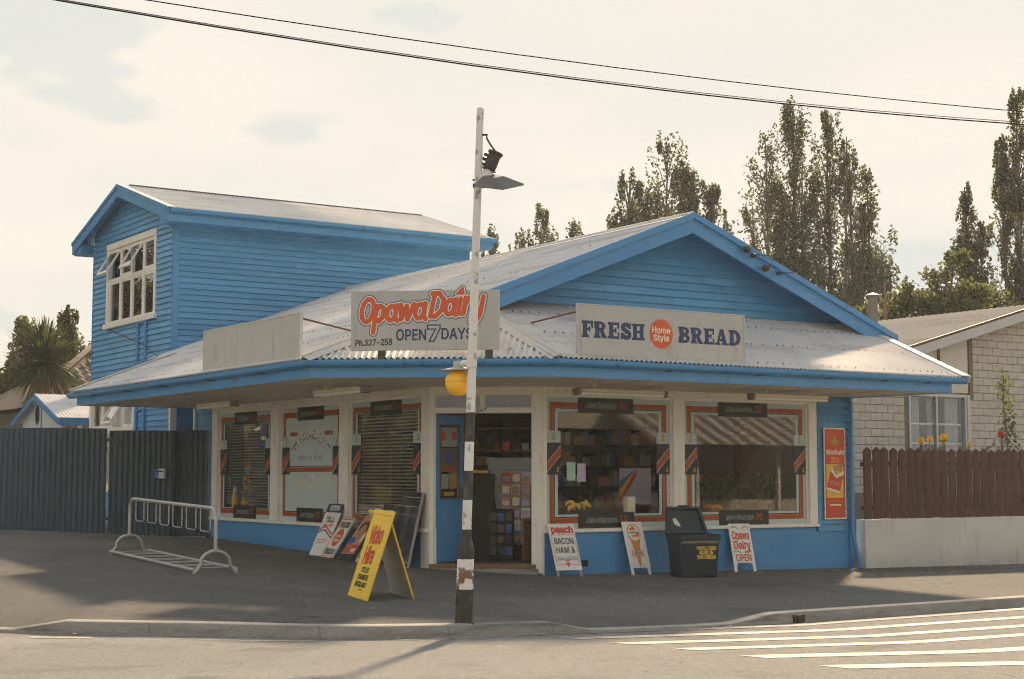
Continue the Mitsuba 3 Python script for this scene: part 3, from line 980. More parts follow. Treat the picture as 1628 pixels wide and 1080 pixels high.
# open door leaf
PHI = math.radians(66)
H = FC.pt(.06, 0, -.06)
dd = math.cos(PHI) * FC.u - math.sin(PHI) * FC.n
FD = Frame(H, dd)
LWd = .78
DL = S + '__door'
add(DL, cat([fbox(FD, 0, .115, .085, 2.18, -.04, 0), fbox(FD, LWd - .115, LWd, .085, 2.18, -.04, 0), fbox(FD, .115, LWd - .115, 2.04, 2.18, -.04, 0), fbox(FD, .115, LWd - .115, .085, .97, -.04, 0), fbox(FD, .16, LWd - .16, .16, .9, 0, .008)]), 'blue_plinth_paint')
add(DL + '__beading', cat([fbox(FD, .115, .14, .97, 2.04, 0, .014), fbox(FD, LWd - .14, LWd - .115, .97, 2.04, 0, .014), fbox(FD, .14, LWd - .14, 2.02, 2.04, 0, .014), fbox(FD, .14, LWd - .14, .97, .99, 0, .014)]), 'timber')
add(DL + '__glass', Frame(FD.pt(0, 0, -.02), FD.u)(trimesh.Trimesh([(.115, .97, 0), (LWd - .115, .97, 0), (LWd - .115, 2.04, 0), (.115, 2.04, 0)], [[0, 1, 2], [0, 2, 3]], process=False)), 'window_glass')
for (p0, p1, b0, b1, m) in ((.16, .62, 1.72, 2.0, 'grey_print'), (.16, .62, 1.36, 1.70, 'lamp_grey'), (.17, .38, 1.12, 1.33, 'grey_print'), (.40, .62, 1.12, 1.33, 'tan_print'), (.2, .6, 1.0, 1.10, 'black_print')):
    q = add(DL + '__poster', fbox(FD, p0, p1, b0, b1, -.018, -.016), m)
for (p0, p1, b0, b1, m) in ((.18, .30, 1.82, 1.94, 'red_print'), (.48, .60, 1.82, 1.94, 'red_print'), (.28, .48, 1.5, 1.66, 'blue_print'), (.25, .55, 1.02, 1.075, 'gold_band'), (.2, .58, 1.38, 1.46, 'orange_band')):
    add(DL + '__poster_print', fbox(FD, p0, p1, b0, b1, -.0155, -.0145), m)
add(DL + '__handle', cat([fbox(FD, LWd - .09, LWd - .03, .98, 1.14, 0, .008), tube([FD.pt(LWd - .06, 1.06, .005), FD.pt(LWd - .06, 1.06, .05), FD.pt(LWd - .15, 1.06, .05)], .009, 8)]), 'lamp_grey')

# fluorescent lights under the verandah
def tube_light(c, d, L, label):
    k = thing('fluorescent_light', label, 'lamp', 'fluorescent lights under the verandah')
    F = Frame(c, d)
    bar = [tube([F.pt(-L / 2 + q, 0, 0), F.pt(-L / 2 + q, .09, 0)], .012, 6) for q in (.3, L - .3)]
    add(k + '__batten', cat([F(cbox(-L / 2, L / 2, -.03, .02, -.06, .06, .01))] + bar), 'light_fitting')
    for s in (-1, 1):
        add(k + '__end_cap', F(cbox(s * L / 2 - .03, s * L / 2 + .03, -.075, .022, -.075, .075, .015)), 'lamp_grey')
    add(k + '__diffuser', F(cbox(-L / 2 + .02, L / 2 - .02, -.072, -.031, -.055, .055, .02)), 'tube_glass')


tube_light((13.11, 17.37, 2.47), (1, 0, 0), 1.5, 'unlit fluorescent light under the verandah over the wide window right of the door')
tube_light((16.0, 17.1, 2.47), (1, 0, 0), 1.5, 'unlit fluorescent light under the verandah at its right hand end')
tube_light((9.68, 19.15, 2.47), (0, -1, 0), 1.5, 'unlit fluorescent light under the verandah left of the door')
tube_light((9.9, 24.0, 2.47), (0, -1, 0), 1.5, 'unlit fluorescent light under the verandah at its left hand end')

# ------------------------------------------------------------------ signs standing on the verandah roof


def slab(ch):
    """fat slab-serif capital in a unit-high box; returns (polygon, width)"""
    b = lambda x0, y0, x1, y1: sbox(x0, y0, x1, y1)
    if ch == 'F':
        p, w = [b(.1, 0, .42, 1), b(0, 0, .56, .15), b(0, .83, .86, 1), b(.72, .58, .86, 1), b(.4, .43, .62, .58), b(.54, .36, .65, .66)], .88
    elif ch == 'E':
        p, w = [b(.1, 0, .42, 1), b(0, 0, .88, .16), b(0, .84, .86, 1), b(.73, .62, .86, 1), b(.75, 0, .88, .38), b(.4, .43, .62, .58), b(.54, .36, .65, .66)], .92
    elif ch == 'H':
        p, w = [b(.1, 0, .4, 1), b(.62, 0, .92, 1), b(0, 0, .5, .15), b(0, .85, .5, 1), b(.52, 0, 1.02, .15), b(.52, .85, 1.02, 1), b(.3, .42, .7, .58)], 1.05
    elif ch == 'R':
        bowl = Polygon(el(.46, .72, .44, .28)).difference(Polygon(el(.46, .72, .15, .12)))
        p, w = [b(.1, 0, .42, 1), b(0, 0, .53, .15), b(0, .85, .5, 1), bowl, Polygon([(.4, .5), (.68, .52), (.94, .1), (1.02, .1), (1.02, 0), (.66, 0)])], 1.04
    elif ch == 'B':
        p, w = [b(.1, 0, .42, 1), b(0, 0, .5, .15), b(0, .85, .5, 1), Polygon(el(.46, .74, .42, .26)).difference(Polygon(el(.46, .74, .15, .1))),
                Polygon(el(.48, .28, .46, .28)).difference(Polygon(el(.48, .28, .17, .12)))], .96
    elif ch == 'D':
        p, w = [Polygon(el(.42, .5, .58, .5)).difference(Polygon(el(.42, .5, .24, .32))).difference(b(-.3, 0, .1, 1)), b(.1, 0, .42, 1), b(0, 0, .5, .15), b(0, .85, .5, 1)], 1.02
    elif ch == 'A':
        p, w = [Polygon([(.36, 1), (.68, 1), (1.0, 0), (.66, 0)]), Polygon([(.40, 1), (.52, .8), (.26, 0), (.1, 0)]), b(.3, .24, .76, .38), b(0, 0, .42, .14), b(.56, 0, 1.08, .14)], 1.1
    else:  # S
        p, w = [LineString(el(.44, .73, .26, .17, 20, 260, 14) + el(.46, .29, .26, .18, 90, -170, 14)).buffer(.135), b(.70, .62, .82, 1), b(.05, 0, .17, .38)], .86
    return unary_union(p).buffer(.02).buffer(-.02, join_style='mitre'), w


def slabword(s, h, width):
    out, x = [], 0
    for ch in s:
        p, w = slab(ch)
        out.append(affinity.translate(p, x, 0))
        x += w + .04
    p = unary_union(out)
    return affinity.scale(p, width / x, h, origin=(0, 0))


def star(cx, cy, r0, r1, n):
    return Polygon([(cx + (r1 if i % 2 else r0) * math.cos(math.pi * i / n), cy + (r1 if i % 2 else r0) * math.sin(math.pi * i / n)) for i in range(2 * n)])


K = thing('roof_sign', 'long white sign reading FRESH BREAD round an orange starburst, standing on the verandah', 'sign')
F1 = Frame((11.585, 16.25, 0), (1, 0, 0))
add(K + '__board', fbox(F1, 0, 2.79, 2.815, 3.49, -.03, 0, .004), 'sign_board_white')
add(K + '__edge_trim', cat([fbox(F1, 0, 2.79, 3.49, 3.502, -.032, .004), fbox(F1, -.012, 0, 2.815, 3.502, -.032, .004), fbox(F1, 2.79, 2.802, 2.815, 3.502, -.032, .004)]), 'aluminium')
print_on(F1, K + '__lettering', affinity.translate(slabword('FRESH', .215, 1.03), .055, 3.07), 'navy_print')
print_on(F1, K + '__lettering', affinity.translate(slabword('BREAD', .215, 1.10), 1.635, 3.07), 'navy_print')
print_on(F1, K + '__starburst', star(1.345, 3.17, .208, .18, 34), 'orange_print')
for s, b in (('Home', 3.18), ('Style', 3.08)):
    print_on(F1, K + '__starburst_lettering', centred(textpoly(s, .082, True), 1.345, b), 'cream_print', .004)
for q in (.02, 1.4, 2.77):
    add(K + '__brace', tube([F1.pt(q, 3.40, -.03), (F1.pt(q, 0, 0)[0] - .0, 17.35, 2.79 + kf * (17.35 - 16.13) + .02)], .012, 6), 'rust')
    add(K + '__foot', fbox(F1, q - .02, q + .02, 2.72, 2.82, -.05, -.03), 'lamp_dark')

K = thing('roof_sign', 'white sign with orange script lettering and a phone number over the shop door', 'sign')
F2 = Frame((9.137, 17.784, 0), (1.464, -1.218, 0))
add(K + '__board', fbox(F2, 0, 1.905, 2.885, 3.645, -.03, 0, .004), 'sign_board_white')
LET = []


def glyph(lines, x, y, s):
    return [[(x + s * (px + .16 * py), y + s * py) for px, py in l] for l in lines]


lo = {'O': [el(.50, .78, .40, .70)], 'p': [[(.1, 1.0), (.12, -.62)], [(.1, .75), (.35, 1.0), (.62, .85), (.62, .35), (.4, .05), (.14, .15)]],
      'a': [el(.36, .5, .29, .44), [(.68, .98), (.66, .2), (.84, .02)]], 'w': [[(.05, .98), (.2, .08), (.45, .9), (.62, .06), (.92, 1.0)]],
      'D': [[(.2, 1.45), (.1, .05)], [(.02, 1.42), (.5, 1.45), (.86, 1.05), (.80, .4), (.45, .02), (.1, .05)]],
      'i': [[(.12, .95), (.1, .2), (.26, .02)]], 'r': [[(.1, .98), (.1, .02)], [(.12, .6), (.32, .95), (.56, .85)]],
      'y': [[(.05, .98), (.1, .25), (.4, .08), (.62, .35)], [(.68, 1.0), (.62, -.1), (.38, -.55), (.08, -.5)]]}
wd = {'O': .98, 'p': .80, 'a': .90, 'w': 1.02, 'D': .98, 'i': .36, 'r': .60, 'y': .8}
x, y, s = .10, 0, .205
for ch in 'Opawa':
    LET += glyph(lo[ch], x, 3.235 + .055 * (x - .1), s)
    x += wd[ch] * s
x += .03
for ch in 'Dairy':
    LET += glyph(lo[ch], x, 3.235 + .075 * (x - .1), s)
    if ch == 'i':
        xi = x
    x += wd[ch] * s
body = strokes(LET, .032)
dot = Polygon([(xi - .0, 3.235 + .36), (xi + .10, 3.235 + .36), (xi + .085, 3.235 + .44)]).buffer(.012)
body = unary_union([body, dot])
w_ = 1.62 / (body.bounds[2] - body.bounds[0])
body = affinity.scale(body, w_, 1, origin=(.10, 0))
print_on(F2, K + '__script_outline', body.buffer(.026), 'outline_blue', .002)
print_on(F2, K + '__script_outline', body.buffer(.013), 'cream_print', .004)
print_on(F2, K + '__script_lettering', body, 'orange_print', .006)
for t, aa, bb, h, w in (('OPEN', .585, 3.015, .135, .385), ('DAYS', 1.165, 3.025, .135, .40)):
    print_on(F2, K + '__lettering', affinity.translate(textpoly(t, h, True, w), aa, bb), 'navy_print')
sv = Polygon([(0, .21), (.165, .21), (.165, .165), (.085, 0), (.02, 0), (.10, .155), (0, .155)])
print_on(F2, K + '__lettering', affinity.translate(sv.buffer(.006).difference(sv.buffer(-.010)), .985, 2.995), 'navy_print')
print_on(F2, K + '__phone_lettering', at(textpoly('Ph.327-258', .078, False, .47, .1), .06, 2.945, 1.5).buffer(.003), 'dark_print')
for q in (.35, 1.72):
    add(K + '__foot', fbox(F2, q, q + .09, 2.79, 2.885, -.09, -.01), 'lamp_dark')
    add(K + '__brace', tube([F2.pt(q, 3.5, -.03), F2.pt(q, 3.25, -.75)], .012, 6), 'rust')

K = thing('roof_sign', 'blank pale grey sign board on the left side of the verandah roof', 'sign')
F3 = Frame((8.74, 21.69, 0), (0, -1, 0))
add(K + '__board', fbox(F3, 0, 3.25, 2.785, 3.40, -.03, 0, .004), 'sign_board_white')
add(K + '__edge_trim', cat([fbox(F3, -.014, 3.264, 3.40, 3.418, -.034, .006), fbox(F3, -.014, 0, 2.785, 3.40, -.034, .006), fbox(F3, 3.25, 3.264, 2.785, 3.40, -.034, .006), fbox(F3, -.014, 3.264, 2.772, 2.785, -.034, .006)]), 'barge_white')
for q in (.03, 3.22):
    add(K + '__brace', tube([F3.pt(q, 3.34, -.03), F3.pt(q + .02, 3.16, -1.02)], .013, 6), 'rust')

# ------------------------------------------------------------------ two storey house behind
H2 = thing('house', 'two storey blue weatherboard house with white upstairs windows and iron roof', 'house')
HX, HY, HX1, HY1 = 11.04, 29.0, 17.75, 33.8
FGH = Frame((HX, HY1, 0), (0, -1, 0))        # gable wall, a = 33.8 - y
FSH = Frame((HX, HY, 0), (1, 0, 0))          # long side wall
hz = lambda y: 7.30 - .30 * abs(y - 31.4)
ga = lambda y: HY1 - y
U = (ga(32.78), ga(29.98), 4.50, 6.10)       # upstairs window
LW_ = (ga(33.72), ga(31.07), 1.05, 2.88)
gwall = Polygon([(0, .1), (4.8, .1), (4.8, hz(29) - .05), (2.4, 7.22), (0, hz(33.8) - .05)])
gh = gwall.difference(sbox(U[0], U[2], U[1], U[3])).difference(sbox(LW_[0], LW_[2], LW_[1], LW_[3]))
add(H2 + '__gable_wall', FGH(ext(gh, .12, -.122)), 'blue_weatherboard_paint')
boards(FGH, H2 + '__gable_wall__weatherboard', gh.intersection(sbox(.06, 1.9, 4.8, 8)), .1145, 1.93, 7.3)
add(H2 + '__side_wall', fbox(FSH, .0, 6.71, .1, 6.30, -.12, -.002), 'blue_weatherboard_paint')
boards(FSH, H2 + '__side_wall__weatherboard', sbox(.10, 3.4, 6.62, 6.27), .1145, 3.45, 6.27)
boards(FSH, H2 + '__side_wall__weatherboard', sbox(.10, 1.6, 1.1, 3.0), .1145, 1.62, 3.0)
add(H2 + '__rear_wall', cat([box(HX1 - .12, HX1, HY, HY1, .1, 6.3), box(HX, HX1, HY1 - .12, HY1, .1, 6.3), box(HX + .15, HX1 - .15, 29.15, 33.65, 3.3, 3.4), box(HX + 1.2, HX + 1.25, 29.12, 33.68, 0, 6.3)]), 'dark_room')
add(H2 + '__corner_board', cat([fbox(FSH, -.026, .10, 2.7, 6.25, .0, .03, .004), fbox(FGH, 4.74, 4.802, 2.7, 6.25, .0, .026)]), 'blue_trim_paint')
add(H2 + '__corner_board', cat([fbox(FSH, -.03, .10, .2, 2.7, .0, .034, .004), fbox(FGH, 4.74, 4.802, .2, 2.7, .0, .03)]), 'white_paint', label='white lower length of the corner board beneath the verandah')
add(H2 + '__corner_board', cat([fbox(FSH, 6.62, 6.73, 3.4, 6.25, .0, .03, .004)]), 'blue_trim_paint')
add(H2 + '__corner_board', cat([fbox(FGH, 0, .06, .2, 6.25, .0, .03, .004)]), 'blue_trim_paint')
sh = math.hypot(1, .30)
add(H2 + '__roof_slope', rib((10.70, 31.4, 7.30), (1, 0, 0), np.array([0, -1, -.30]) / sh, np.array([0, -.30, 1]) / sh, 7.36, lambda s: (0, 2.93 * sh), .080, .0150), 'roof_iron', True)
add(H2 + '__roof_slope', rib((10.70, 31.4, 7.30), (1, 0, 0), np.array([0, 1, -.30]) / sh, np.array([0, .30, 1]) / sh, 7.36, lambda s: (0, 2.93 * sh), .080, .0150), 'roof_iron', True)
add(H2 + '__ridge_cap', cat([tube([(10.95, 31.4, 7.318), (17.95, 31.4, 7.318)], .02, 8)]), 'lamp_grey')
add(H2 + '__verge_flashing', Frame((10.68, 31.4, 7.315), (0, -1, -.30), (1, 0, 0))(box(0, 2.95 * sh, 0, .17, -.016, -.0)), 'barge_white')
FB = Frame((10.70, 0, 0), (0, -1, 0))


def hb(y0, y1, t, b):
    return Polygon([(-y0, hz(y0) + t), (-y1, hz(y1) + t), (-y1, hz(y1) + b), (-y0, hz(y0) + b)])


for y0, y1 in ((34.33, 31.4), (31.4, 28.47)):
    k = add(H2 + '__barge_board', FB(ext(hb(y0, y1, .0, -.245), .028, -.03)), 'blue_trim_paint')
    add(k + '__cover_strip', FB(ext(hb(y0, y1, .016, -.05), .022, 0)), 'blue_trim_paint')
    add(H2 + '__gable_soffit', FB(ext(hb(y0, y1, -.03, -.05), .34, -.37)), 'blue_weatherboard_paint')
for y0, y1 in ((28.50, 28.98), (33.82, 34.30)):
    add(H2 + '__eave_return', cat([box(10.735, HX - .002, y0, y1, 6.15, 6.36)]), 'blue_trim_paint')
add(H2 + '__eave_soffit', box(HX, 18.0, 28.52, 29.0, 6.17, 6.19), 'blue_weatherboard_paint')
add(H2 + '__eave_soffit', box(10.75, 18.0, 33.8, 34.28, 6.15, 6.17), 'blue_weatherboard_paint')
add(H2 + '__fascia', cat([box(10.735, 18.04, 28.50, 28.525, 6.16, 6.40)]), 'blue_trim_paint')
gp2 = [(-.002, 6.31), (-.05, 6.308), (-.085, 6.318), (-.112, 6.34), (-.122, 6.37), (-.124, 6.40), (-.112, 6.405), (-.106, 6.395), (-.1, 6.35), (-.004, 6.325), (-.002, 6.31)]
add(H2 + '__gutter', sweep([(18.10, 28.50), (10.74, 28.50)], [(o, z) for o, z in gp2]), 'blue_trim_paint')
add(H2 + '__barge_board', Frame((18.04, 0, 0), (0, 1, 0))(ext(Polygon([(28.47, hz(28.47)), (31.4, 7.3), (34.33, hz(34.33)), (34.33, hz(34.33) - .22), (31.4, 7.08), (28.47, hz(28.47) - .22)]), .026, 0)), 'blue_trim_paint', label='barge board on the far right end of the house roof')


def pane(F, key, a0, a1, b0, b1, c=-.03):
    add(key, Frame(F.pt(0, 0, c), F.u, F.v)(trimesh.Trimesh([(a0, b0, 0), (a1, b0, 0), (a1, b1, 0), (a0, b1, 0)], [[0, 1, 2], [0, 2, 3]], process=False)), 'window_glass')


def casement(F, k, a0, a1, b0, b1, cols, split, open_, sash=.05):
    """timber window: top lights over casements; open_ lists the top lights that stand open"""
    fr = [fbox(F, a0 - .085, a1 + .085, b1 - .0, b1 + .13, 0, .045, .004), fbox(F, a0 - .085, a0 + .03, b0, b1, -.06, .04, .004), fbox(F, a1 - .03, a1 + .085, b0, b1, -.06, .04, .004),
          fbox(F, a0 - .14, a1 + .14, b0 - .085, b0 + .02, -.06, .085, .006), fbox(F, a0 + .03, a1 - .03, split - .04, split + .04, -.06, .012, .004), fbox(F, a0 + .03, a1 - .03, b1 - .03, b1, -.06, .0)]
    w = (a1 - a0 - .06) / cols
    for i in range(1, cols):
        fr.append(fbox(F, a0 + .03 + i * w - .028, a0 + .03 + i * w + .028, b0 + .02, b1 - .03, -.06, .008, .003))
    add(k, cat(fr), 'white_joinery_paint')
    for i in range(cols):
        x0, x1 = a0 + .03 + i * w + .028, a0 + .03 + (i + 1) * w - .028
        if i == 0:
            x0 -= .028
        if i == cols - 1:
            x1 += .028
        for top in (0, 1):
            y0, y1 = (split + .04, b1 - .03) if top else (b0 + .02, split - .04)
            FF, c = F, -.012
            if top and i in open_:
                al = math.radians(30)
                FF = Frame(F.pt(0, y1, .012), F.u, F.v * math.cos(al) - F.n * math.sin(al))
                y0, y1 = y0 - y1, 0.0
            q = add(k + '__sash', cat([fbox(FF, x0, x0 + sash, y0, y1, -.035, c + .012), fbox(FF, x1 - sash, x1, y0, y1, -.035, c + .012), fbox(FF, x0 + sash, x1 - sash, y0, y0 + sash * 1.15, -.035, c + .012), fbox(FF, x0 + sash, x1 - sash, y1 - sash, y1, -.035, c + .012)]), 'white_joinery_paint')
            pane(FF, k + '__pane', x0 + sash, x1 - sash, y0 + sash * 1.15, y1 - sash, -.02)


k = H2 + '__window'
casement(FGH, k, *U, 4, 5.44, (0, 2), .045)
b, ms = U[2] + .1, []
while b < U[3] - .1:
    ms.append(Frame(FGH.pt(0, b, -.14), FGH.u, FGH.v * .6 + FGH.n * .8)(box(U[0] + .05, U[1] - .05, -.025, .025, -.001, .001)))
    b += .062
add(k + '__venetian_blind', cat(ms), 'blind_dark', kind='stuff')
kk = numbered(H2 + '__window')
casement(FGH, kk, *LW_, 4, 2.27, (2,), .045)
labels[kk] = {'label': 'lower white window seen between the fence top and the verandah'}
add(kk + '__net_curtain', fbox(FGH, LW_[0] + .05, LW_[1] - .05, LW_[2] + .05, LW_[3] - .05, -.15, -.14), 'curtain_white')
add(H2 + '__waste_pipe', cat([tube([(HX - .05, 30.82, .3), (HX - .05, 30.82, 4.28), (HX - .05, 30.78, 4.36), (HX - .05, 30.70, 4.39), (HX - .05, 29.85, 4.44)], .034, 10)]), 'blue_trim_paint', 40)
add(H2 + '__waste_pipe', cat([tube([(HX - .05, 30.36, .3), (HX - .05, 30.36, 4.40)], .034, 10), tube([(HX - .05, 30.82, 3.3), (HX - .05, 30.36, 3.36)], .02, 6), tube([(HX - .05, 30.82, 2.6), (HX - .05, 30.36, 2.66)], .02, 6)]), 'blue_trim_paint', 40)
add(H2 + '__service_wire', tube([(HX - .03, 33.3, 4.55), (HX - .04, 30.6, 3.95), (10.6, 28.6, 3.56)], .008, 5), 'wire_black')

# ------------------------------------------------------------------ left: iron fence, gate, letter box, bicycle rack
FE = Frame((11.05, 27.12, 0), (.838, -.5457, 0))     # a runs to the right; left of the shop a is negative; c towards the street
kf_ = thing('iron_fence', 'tall dark corrugated iron fence left of the shop', 'fence')


def sheet(a0, a1, b0, b1, c):
    o = FE.pt(a0, b0, c)
    return rib(o, FE.u, (0, 0, 1), FE.n, a1 - a0, lambda s: (0, b1 - b0 + .006 * math.sin(s * 3.1)), .1, .014, 8)


for a0, a1 in ((-4.9, -3.4), (-3.42, -1.85)):
    add(kf_ + '__iron_sheet', sheet(a0, a1, .24, 2.17, .03 + (.004 if a1 > -2 else 0)), 'fence_iron', True)
add(kf_ + '__iron_sheet', sheet(-.66, -.02, .17, 2.13, -.10), 'fence_iron', True)
for q in (-4.6, -3.2, -1.78, -.66):
    add(kf_ + '__post', fbox(FE, q - .035, q + .035, .1, 2.02, -.09, -.02, .005), 'timber')
add(kf_ + '__rail', cat([fbox(FE, -4.9, -1.85, .6, .68, -.02, .012), fbox(FE, -4.9, -1.85, 1.75, 1.83, -.02, .012)]), 'timber')
add(kf_ + '__base_board', cat([fbox(FE, -4.9, -.02, .05, .205, -.06, .0, .004)]), 'kerb_concrete')
kg = thing('iron_gate', 'dark corrugated iron gate with a small letter box, between the fence and the shop', 'gate')
add(kg + '__iron_sheet', sheet(-1.80, -.62, .22, 2.12, .05), 'fence_iron', True)
add(kg + '__frame', cat([fbox(FE, -1.80, -.62, .45, .53, -.01, .03), fbox(FE, -1.80, -.62, 1.7, 1.78, -.01, .03)]), 'timber')
add(kg + '__latch', cat([fbox(FE, -.66, -.60, 1.16, 1.19, .05, .09)]), 'rust')
add(kg + '__hinge', cat([fbox(FE, -1.86, -1.6, 1.92, 1.98, .062, .078), fbox(FE, -1.86, -1.6, .5, .56, .062, .078)]), 'lamp_dark')
kb = thing('letter_box', 'small pale blue letter box fixed to the iron gate', 'letter box')
add(kb + '__box', cat([Frame(FE.pt(-.86, 1.34, .07), FE.u)(cbox(0, .11, -.09, .09, 0, .14, .006))]), 'garage_pale')
add(kb + '__front', cat([Frame(FE.pt(-.86, 1.34, .07), FE.u)(cbox(-.07, .0, -.085, .085, .0, .13, .006))]), 'blue_print')
add(kb + '__slot', Frame(FE.pt(-.86, 1.34, .07), FE.u)(box(-.055, .09, .03, .05, .14, .143)), 'black_soft')

R_ = thing('bicycle_rack', 'silver steel bicycle rack with hoops, standing by the iron fence', 'bicycle rack')
pA, pB = np.array([7.82, 22.1, 0.0]), np.array([7.62, 18.42, 0.0])
lat = np.array([.996, .05, 0])
zg = lambda p: float(G(p[0], p[1])) - .02 + .012
pA[2], pB[2] = zg(pA), zg(pB)
ax = (pB - pA) / np.linalg.norm(pB - pA)
TOP = .80
rad = .17
fr = [pA + [0, 0, .27], pA + [0, 0, TOP - rad]] + arc(pA + ax * rad + [0, 0, TOP - rad], rad, math.pi, math.pi / 2, 7, ax, (0, 0, 1)) + arc(pB - ax * rad + [0, 0, TOP - rad], rad, math.pi / 2, 0, 7, ax, (0, 0, 1)) + [pB + [0, 0, TOP - rad], pB + [0, 0, .27]]
add(R_ + '__top_rail', tube(fr, .024, 12), 'galvanised', 40)
for p in (pA, pB):
    w = .29
    e = [p - lat * w, p - lat * (w - .1) + [0, 0, .12]] + [p + lat * .2 * math.cos(t) + np.array([0, 0, .12 + .16 * math.sin(t)]) for t in np.linspace(math.pi * .93, math.pi * .07, 11)] + [p + lat * (w - .1) + [0, 0, .12], p + lat * w]
    add(R_ + '__leg', tube(e, .022, 10), 'galvanised', 40)
for s in (-1, 1):
    o = lat * s * .29 + np.array([0, 0, .055])
    add(R_ + '__ground_rail', tube([pA + o, pB + o], .02, 8), 'galvanised', 40)
LR = np.linalg.norm(pB - pA)
for i in range(6):
    s0 = .30 + i * .56
    q = pA + ax * s0 + [0, 0, TOP]
    q2 = pA + ax * (s0 + .38) + [0, 0, TOP]
    d = np.array([0, 0, -.30])
    add(R_ + '__wheel_hoop', tube([q, q + d * .92, q + d + ax * .03, q2 + d - ax * .03, q2 + d * .92, q2], .008, 6), 'galvanised', 40)
    g, g2 = pA + ax * s0 + [0, 0, .062], pA + ax * (s0 + .38) + [0, 0, .062]
    add(R_ + '__ground_hoop', tube([g - lat * .29, g + lat * .25, g + lat * .29 + ax * .03, g2 + lat * .29 - ax * .03, g2 + lat * .25, g2 - lat * .29], .008, 6), 'galvanised', 40)

# ------------------------------------------------------------------ crossing beacon pole
RT = np.array([.838, -.5457, 0])
PB = np.array([7.855, 12.905, -.085])
FP = Frame(PB, RT)          # a to the right, b up, c towards the street
BP = thing('beacon_pole', 'black and white banded crossing beacon pole with yellow globe and floodlight', 'pole')
lean = .150 / 4.96


def polez(y):
    v = (540 - y) / 2500.0
    return 1.32 + 15.09 * (.08568 + v * .99632) / (.99632 - v * .08568) - PB[2]


def shaft(y0, y1, r0, r1, n=2, extra=None):
    b0, b1 = polez(y0), polez(y1)
    pr = extra or [(r0, b0), (r1, b1)]
    m = lathe([(0, pr[0][1])] + pr + [(0, pr[-1][1])], 28)
    v = np.array(m.vertices)
    v[:, 0] += lean * v[:, 1] * 0 + lean * v[:, 2]
    return Frame(PB, RT, (0, 0, 1)), v, m


def polepart(key, prof, m):
    q = lathe([(0, prof[0][1])] + prof + [(0, prof[-1][1])], 28)
    v = np.array(q.vertices)                    # lathe axis is z; put it upright and lean it
    q.vertices = PB + np.outer(v[:, 0] + lean * v[:, 2], RT) + np.outer(v[:, 1], -FP.n) + np.outer(v[:, 2], [0, 0, 1])
    add(key, q, m, 35)


z = polez
polepart(BP + '__black_band', [(.085, 0), (.083, .02), (.081, z(937))], 'pole_black')
polepart(BP + '__white_band', [(.081, z(937)), (.080, z(889))], 'pole_white')
polepart(BP + '__black_band', [(.080, z(889)), (.080, z(872)), (.074, z(870)), (.050, z(856)), (.046, z(853)), (.046, z(842))], 'pole_black')
polepart(BP + '__white_band', [(.0455, z(842)), (.045, z(795))], 'pole_white')
polepart(BP + '__black_band', [(.045, z(795)), (.0447, z(748.7))], 'pole_black')
polepart(BP + '__white_band', [(.0447, z(748.7)), (.0443, z(702.6))], 'pole_white')
polepart(BP + '__black_band', [(.0443, z(702.6)), (.044, z(655.8))], 'pole_black')
polepart(BP + '__white_shaft', [(.044, z(655.8)), (.040, z(420)), (.034, z(172)), (.030, z(171.4))], 'pole_white')
add(BP + '__base_collar', cat([FP(cbox(-.1, .1, -.02, .012, -.1, .1, .004))]), 'pole_black')
la = lambda b: lean * b
gb = 2.21 - PB[2]
gc = FP.pt(-.062, gb, -.15)
sp = trimesh.creation.icosphere(4, .130)
sp.apply_translation(gc)
add(BP + '__globe', sp, 'amber_globe', True)
add(BP + '__globe_seam', tube([gc + .1305 * (math.cos(t) * FP.u + math.sin(t) * FP.n) + [0, 0, .01] for t in np.linspace(0, 2 * math.pi, 33)[:-1]], .0022, 5, True), 'rust')
cap = lathe([(0, .215), (.05, .21), (.055, .15), (.165, .125), (.170, .118), (.165, .114), (0, .125)], 28)
cap.apply_translation(gc + [0, 0, .0])
add(BP + '__globe_cap', cap, 'galvanised', 35)
add(BP + '__globe_bracket', cat([tube([gc + [0, 0, .18], FP.pt(la(gb) + .0, gb + .19, -.03)], .03, 10), FP(cbox(la(gb) - .05, la(gb) + .05, gb + .13, gb + .25, -.055, .05, .008))]), 'pole_white', 40)
# floodlight
X = lambda px, py, c: FP.pt((px - 737) * .00604 * (15.09 - c) / 15.09, polez(py) + (polez(py) + PB[2] - 1.32) * (-c / 15.09), c)
rim = [X(752.5, 294, .17), X(799, 299.5, .20), X(832, 292, -.02), X(777, 282, -.14)]
rc = sum(rim) / 4
top = [rc + (q - rc) * .42 + np.array([0, 0, .075]) - RT * .05 for q in rim]
low = [q - np.array([0, 0, .016]) for q in rim]
V = rim + top + low + [rc - np.array([0, 0, .016])]
Fq = []
for i in range(4):
    j = (i + 1) % 4
    Fq += [[i, j, 4 + j], [i, 4 + j, 4 + i], [8 + i, 8 + j, j], [8 + i, j, i]]
Fq += [[4, 5, 6], [4, 6, 7]]
add(BP + '__lamp_hood', trimesh.Trimesh(V, Fq), 'lamp_grey')
add(BP + '__lamp_glass', trimesh.Trimesh([q + (rc - q) * .05 - np.array([0, 0, .012]) for q in rim], [[0, 2, 1], [0, 3, 2]], process=False), 'lamp_grey')
p0, p1 = X(771, 281, -.02), X(787, 242, -.02)
w = (p1 - p0) / np.linalg.norm(p1 - p0)
LF = Frame(p0, np.cross(w, FP.n) * -1 if np.cross(w, FP.n) @ RT < 0 else np.cross(w, FP.n), w)
Lh = np.linalg.norm(p1 - p0)
bal = lathe([(0, .07), (.07, .07), (.075, .075), (.062, .085), (.062, Lh - .03), (.075, Lh - .02), (.075, Lh), (0, Lh)], 20)
v = np.array(bal.vertices)
